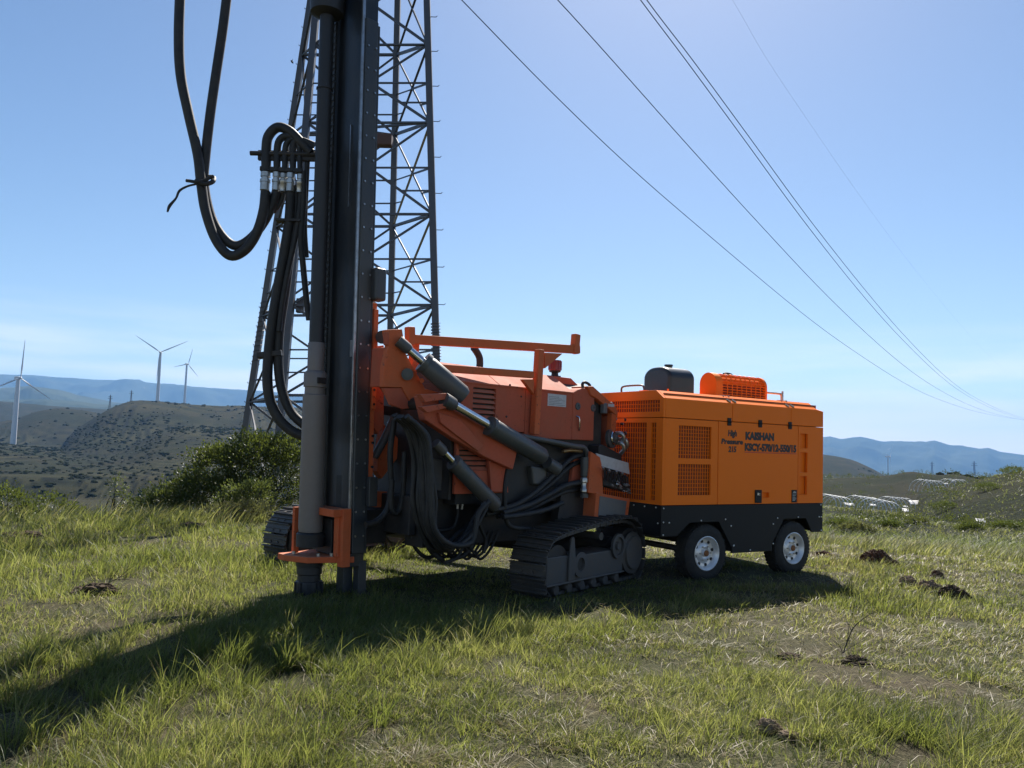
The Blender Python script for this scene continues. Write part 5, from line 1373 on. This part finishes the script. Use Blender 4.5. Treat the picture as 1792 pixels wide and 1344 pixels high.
# the uncountable heath beyond: one mass of low shrubs
def heath():
    rg = np.random.default_rng(5); n = 3400
    a = rg.uniform(R(-38), R(40), n); r = np.exp(rg.uniform(math.log(30), math.log(330), n)); x = r * np.sin(a); y = r * np.cos(a)
    den = fbm(x, y, 16, 3, 61) + .25 * (r > 85) + .22 * (x > 10); keep = (rg.random(n) < np.clip(.30 + 1.1 * den, .04, .95)) & ~((x > 6) & (r < 44)); x, y, r = x[keep], y[keep], r[keep]; z = height(x, y)
    Vs = []; Fs = []; o = 0
    for i in range(len(x)):
        s = rg.uniform(.3, .8) * (1 + r[i] / 130); V, Fc = leaf_cloud([(0, 0, .12 * s, .9 * s, .8 * s, .34 * s)], 112 if r[i] > 60 else 182, .10 * s, i)
        Vs.append(V + np.array([x[i], y[i], z[i]])); Fs.append(Fc + o); o += len(V)
    # farther off each shrub is one rough little dome; they follow the terrace banks
    bm_ = bmesh.new(); bmesh.ops.create_icosphere(bm_, subdivisions=1, radius=1); v0 = np.array([v.co for v in bm_.verts]); f0 = np.array([[v.index for v in f.verts] for f in bm_.faces]); bm_.free()
    n = 130000; a = rg.uniform(R(-38), R(38), n); r = np.exp(rg.uniform(math.log(260), math.log(1500), n)); x = r * np.sin(a); y = r * np.cos(a); z = height(x, y)
    cl = fbm(x, y, 110, 5, 67); p = np.clip(BAND * 1.5, 0, 1) + (.9 * sstep(.08, .40, cl) + .10) * (a < R(2)) + 1.2 * sstep(.15, .4, fbm(x, y, 70, 5, 69)) * (a > R(15))
    keep = rg.random(n) < np.clip(p, 0, 1.6) * .30; x, y, z, r = x[keep], y[keep], z[keep], r[keep]; m = len(x)
    s = rg.uniform(.3, 1.3, m) ** 1.3 * (.6 + r / 1300)
    jit = 1 + rg.normal(0, .22, (m, len(v0), 1))
    V = v0[None] * jit * np.stack([s * 1.3, s * 1.1, s * .75], -1)[:, None, :] + np.stack([x, y, z + .1 * s], -1)[:, None, :]
    me = bpy.data.meshes.new('hill_scrub'); me.from_pydata(V.reshape(-1, 3).tolist(), [], (f0[None] + (np.arange(m) * len(v0))[:, None, None]).reshape(-1, 3).tolist()); me.materials.append(M_HILLSCRUB)
    ob = bpy.data.objects.new('hill_scrub', me); COL.objects.link(ob); tag(ob, 'dark scrub dotting the terraced banks of the far hills', 'scrub', kind='stuff')
    V = np.concatenate(Vs); Fc = np.concatenate(Fs)
    me = bpy.data.meshes.new('heath_scrub'); me.from_pydata(V.tolist(), [], Fc.tolist()); me.materials.append(M_HEATH)
    ob = bpy.data.objects.new('heath_scrub', me); COL.objects.link(ob); tag(ob, 'low dark heath scrub covering the slopes beyond the meadow', 'scrub', kind='stuff')
M_HEATH = mat_leaf('heath_scrub_leaves', (.010, .014, .007), (.018, .024, .010), (.034, .036, .018))
M_HILLSCRUB = simple('hill_scrub_matte', (.019, .024, .012), 1.0, 0, (.036, .036, .019), .6, .02, spec=.0)
heath()
def slope_grass():
    n = 62000; a = RNG.uniform(R(10), R(38), n); r = 19 * (105 / 19) ** RNG.random(n); x = r * np.sin(a); y = r * np.cos(a)
    k = RNG.random(n) < np.clip(.55 + 1.3 * fbm(x, y, 3.2, 3, 81), .08, 1); x, y, r = x[k], y[k], r[k]; m = len(x)
    h = RNG.uniform(.10, .34, m) * (1 + .5 * fbm(x, y, 5, 2, 83)); dry = np.clip(.18 + .6 * fbm(x, y, 9, 3, 85) + RNG.normal(0, .12, m), 0, .8)
    o = blades('slope_grass', x, y, height(x, y) - .1, h + .1, .012 * r / 22, RNG.uniform(0, 6.28, m), RNG.uniform(.2, .7, m), RNG.uniform(.3, .9, m), np.clip(RNG.normal(.10, .14, m), 0, 1), dry, 2)
    tag(o, 'rough dark grass on the slope below the hoop frames', 'grass', kind='stuff')
slope_grass()

# tall dry stalks along the plateau edge
def edge_grass():
    n = 5200
    left = RNG.random(n) < .62
    a = np.where(left, RNG.uniform(R(-36), R(-15), n), RNG.uniform(R(19), R(36), n)); r = RNG.uniform(15.5, 20.5, n)
    x = r * np.sin(a); y = r * np.cos(a); k = fbm(x, y, .8, 2, 71) > -.1; x, y = x[k], y[k]; m = len(x)
    h = RNG.uniform(.18, .44, m) * np.where(x > 0, .75, 1.0); stalk = RNG.random(m) < .25
    o = blades('tall_grass', x, y, height(x, y), h * np.where(stalk, 1.25, 1), np.where(stalk, .010, .016), RNG.normal(.1, .7, m), RNG.uniform(.2, .55, m), RNG.uniform(.2, .6, m), np.clip(RNG.normal(.55, .25, m), 0, 1), np.where(stalk, .95, np.clip(RNG.normal(.25, .15, m), 0, 1)), 3)
    tag(o, 'tall wind-bent grass and dry stalks along the edge of the plateau', 'grass', kind='stuff')
edge_grass()

# ------------------------------------------------------------------ hoop frames and sheets on the slope
M_HOOP = simple('white_tube', (.78, .78, .76), .4, .1)
M_SHEET = simple('white_plastic_sheet', (.62, .61, .58), .5, 0, (.5, .47, .43), .3, 3.0)
FR = [(1456, 868, 88, 2.6, 5, 25, 'hoop frame nearest the compressor on the slope'), (1508, 868, 96, 3.0, 5, 20, 'second hoop frame from the compressor'), (1538, 888, 80, 2.2, 4, 28, 'lowest hoop frame, sagging down the slope'),
      (1566, 864, 104, 3.6, 5, 15, 'middle hoop frame on the slope'), (1624, 858, 118, 4.0, 5, 12, 'fourth hoop frame from the compressor, beside a heap of white sheet'), (1668, 852, 132, 4.2, 5, 8, 'farthest hoop frame near the dark scrub hill')]
for px, py, Y, ln, n, slope, lab in FR:
    A = at(px, py, Y); zg = gz(A.x, A.y)
    t = thing('hoop_frame', 'white ' + lab, 'hoop frame', (A.x, A.y, zg), R(38), 'white hoop frames on the slope')
    w, hh = 1.5, 1.45 * (Y / 95); ln *= 1.35
    tops = []
    for k in range(n):
        x = -ln / 2 + ln * k / (n - 1); dz = -math.tan(R(slope)) * x * .22; lean = .35
        P = [Vector((x + lean * 1.2 * math.sin(math.pi * j / 12), -w * math.cos(math.pi * j / 12), hh * math.sin(math.pi * j / 12) ** .8 + dz)) for j in range(13)]
        MB().tube(P, .036, 6).build('hoop', M_HOOP, t); tops.append(P)
    for j in (6,): MB().tube([p[j] + Vector((0, 0, .02)) for p in tops], .022, 6).build('rail', M_HOOP, t)
SH = [(1486, 872, 97, 1.9, .8, 'white sheet lying between the first two hoop frames'), (1484, 879, 92, 1.4, .5, 'narrow white sheet just below the first sheet'), (1528, 872, 99, 1.2, .6, 'small white sheet right of the second hoop frame'),
      (1604, 871, 108, 2.9, 1.5, 'largest white sheet heaped below the fourth hoop frame'), (1585, 866, 110, 1.5, .7, 'white sheet left of the largest heap'), (1585, 886, 82, 1.0, .9, 'bright white square panel alone in the green below the frames'),
      (1716, 907, 46, .85, .16, 'lone thin white board on the right slope'), (1682, 850, 140, 2.6, .7, 'pale sheet at the far end of the hoop frames'), (1655, 836, 190, 1.8, .7, 'far white board on the ridge, left of a pair'), (1668, 834, 195, 1.5, .6, 'far white board on the ridge, right of a pair')]
for k, (px, py, Y, w, d, lab) in enumerate(SH):
    A = at(px, py, Y); z = gz(A.x, A.y) + .25
    g = np.linspace(-.5, .5, 9); gxx, gyy = np.meshgrid(g * w * .6, g * max(d, .5) * .6); zz = fbm(gxx + k * 7, gyy, .6, 2, k) * .12 + gyy * .55 + .25
    V = [(x, y, zv) for x, y, zv in zip(gxx.ravel(), gyy.ravel(), zz.ravel())]
    Fc = [(i * 9 + j, i * 9 + j + 1, i * 9 + j + 10, i * 9 + j + 9) for i in range(8) for j in range(8)]
    o = MB().add(V, Fc, True).build('plastic_sheet' if 'sheet' in lab else 'white_board', M_SHEET); o.location = (A.x, A.y, z); o.rotation_euler = (0, 0, rg.uniform(-.4, .4))
    sd_ = o.modifiers.new('thick', 'SOLIDIFY'); sd_.thickness = .02
    tag(o, lab, 'sheet' if 'sheet' in lab else 'board', 'white sheets and boards on the slope')

# ------------------------------------------------------------------ clods, twigs
M_CLOD = simple('dark_turned_soil', (.055, .040, .028), .95, 0, (.12, .088, .06), .7, 9.0, bumps=1.0, bscale=30, spec=.1)
M_CLOD2 = simple('dry_pale_soil', (.22, .165, .12), .95, 0, (.09, .065, .045), .7, 7.0, bumps=1.0, bscale=30, spec=.1)
def clod(px, py, wpx, hpx, mat, label, seed, flat=1.0, group='clods of turned earth'):
    d = _F + _RX * ((px - 896) / F_PX) + _UP * ((672 - py) / F_PX); P = Vector((0, 0, EYE)) + d * (-EYE / d.z)
    s = P.y / F_PX; bmh = bmesh.new(); bmesh.ops.create_icosphere(bmh, subdivisions=5, radius=1)
    co = np.array([v.co for v in bmh.verts]); x, y, z = co.T
    nn = fbm(x * 1.3 + seed * 3.1, y * 1.3 + z * 1.7 + seed, .8, 5, seed, .62); n2 = fbm(x * 3 + z * 2 + seed, y * 3 - z, .35, 3, seed + 5)
    k = 1 + .50 * nn + .16 * n2
    for v, q in zip(bmh.verts, k):
        v.co = Vector((v.co.x * wpx * s * .5 * q, v.co.y * wpx * s * .38 * q, max(v.co.z, -.25) * hpx * s * .8 * q))
    me = bpy.data.meshes.new('soil_clod'); bmh.to_mesh(me); bmh.free(); me.materials.append(mat)
    o = bpy.data.objects.new('soil_clod', me); COL.objects.link(o); o.location = (P.x, P.y, gz(P.x, P.y) + .01)
    tag(o, label, 'soil', group); return o
clod(1534, 985, 52, 26, M_CLOD, 'dark heap of turned earth right of the compressor', 1)
clod(1562, 992, 26, 12, M_CLOD, 'small dark clod at the right foot of the earth heap', 2)
clod(1588, 1026, 34, 20, M_CLOD2, 'pale dry clod, left one of two beyond the shadow', 3)
clod(1628, 1034, 38, 20, M_CLOD2, 'pale dry clod, right one of the two', 4)
clod(1668, 1046, 50, 22, M_CLOD, 'dark clod overgrown with grass right of the pale ones', 5)
clod(1640, 1010, 26, 12, M_CLOD, 'small dark clod behind the two pale ones', 6)
clod(28, 942, 80, 16, M_CLOD, 'low dark mound of earth at the left edge of the meadow', 7)
clod(165, 1042, 70, 20, M_CLOD, 'dark earth patch with dead twigs on the left', 8)
clod(340, 920, 50, 12, M_CLOD, 'low dark mound in the grass left of the drill', 9)
clod(1380, 1296, 40, 10, M_CLOD2, 'flat pale clod of soil among the grass at the bottom right', 10)
clod(1345, 1284, 40, 20, M_CLOD2, 'rounded pale brown lump of soil left of the bottom flat clod', 11)
clod(1500, 1160, 46, 11, M_CLOD, 'dark soil lump under the bare twig', 12)
clod(1385, 1152, 44, 8, M_CLOD, 'flat dark soil lump left of the bare twig', 13)
clod(1440, 968, 26, 8, M_CLOD, 'tiny dark clod close to the rear compressor wheel', 14)
def twig(name, label, base, pts, r0, branches, seed):
    d = _F + _RX * ((base[0] - 896) / F_PX) + _UP * ((672 - base[1]) / F_PX); P = Vector((0, 0, EYE)) + d * (-EYE / d.z)
    t = thing(name, label, 'twig', (P.x, P.y, gz(P.x, P.y)), 0)
    I = frame(t).inverted(); rg_ = random.Random(seed)
    Q = [I @ at(a, b, P.y + rg_.uniform(-.04, .04)) for a, b in pts]
    MB().tube(Q, [r0, r0 * .7, r0 * .3], 6, 4).build('stem', M_BARK, t)
    for (a, b) in branches:
        A = I @ at(*a, P.y); B = I @ at(*b, P.y + rg_.uniform(-.15, .15)); MB().tube([A, (A + B) / 2 + Vector((.01, 0, .015)), B], [r0 * .5, r0 * .35, r0 * .15], 5, 3).build('branch', M_BARK, t)
twig('bare_twig', 'bare brown twig curving up out of the grass on the right', (1475, 1150), [(1473, 1152), (1482, 1125), (1494, 1098), (1515, 1080), (1535, 1068)], .006,
     [((1482, 1125), (1484, 1090)), ((1490, 1105), (1475, 1085)), ((1478, 1140), (1515, 1120)), ((1476, 1146), (1455, 1118))], 1)
twig('dead_branch', 'tangle of dead twigs over the dark patch on the left', (185, 1030), [(160, 1042), (190, 1020), (225, 1004)], .007,
     [((190, 1020), (215, 985)), ((175, 1030), (150, 1012)), ((200, 1015), (240, 1018)), ((190, 1020), (200, 990)), ((165, 1038), (130, 1040)), ((210, 1010), (232, 992))], 2)
bb = at(511, 108, 21.0)
bird = MB().lathe((0, 0, 0), (.6, 0, -.8), [(-.06, 0), (-.04, .018), (0, .028), (.04, .018), (.07, 0)], 8).add([(-.01, 0, .01), (.05, -.10, .05), (.02, -.02, -.02), (.02, .1, .05)], [(0, 1, 2), (0, 2, 3)]).build('bird', M_INK); bird.location = bb
tag(bird, 'tiny dark bird in the sky left of the lattice tower', 'bird')
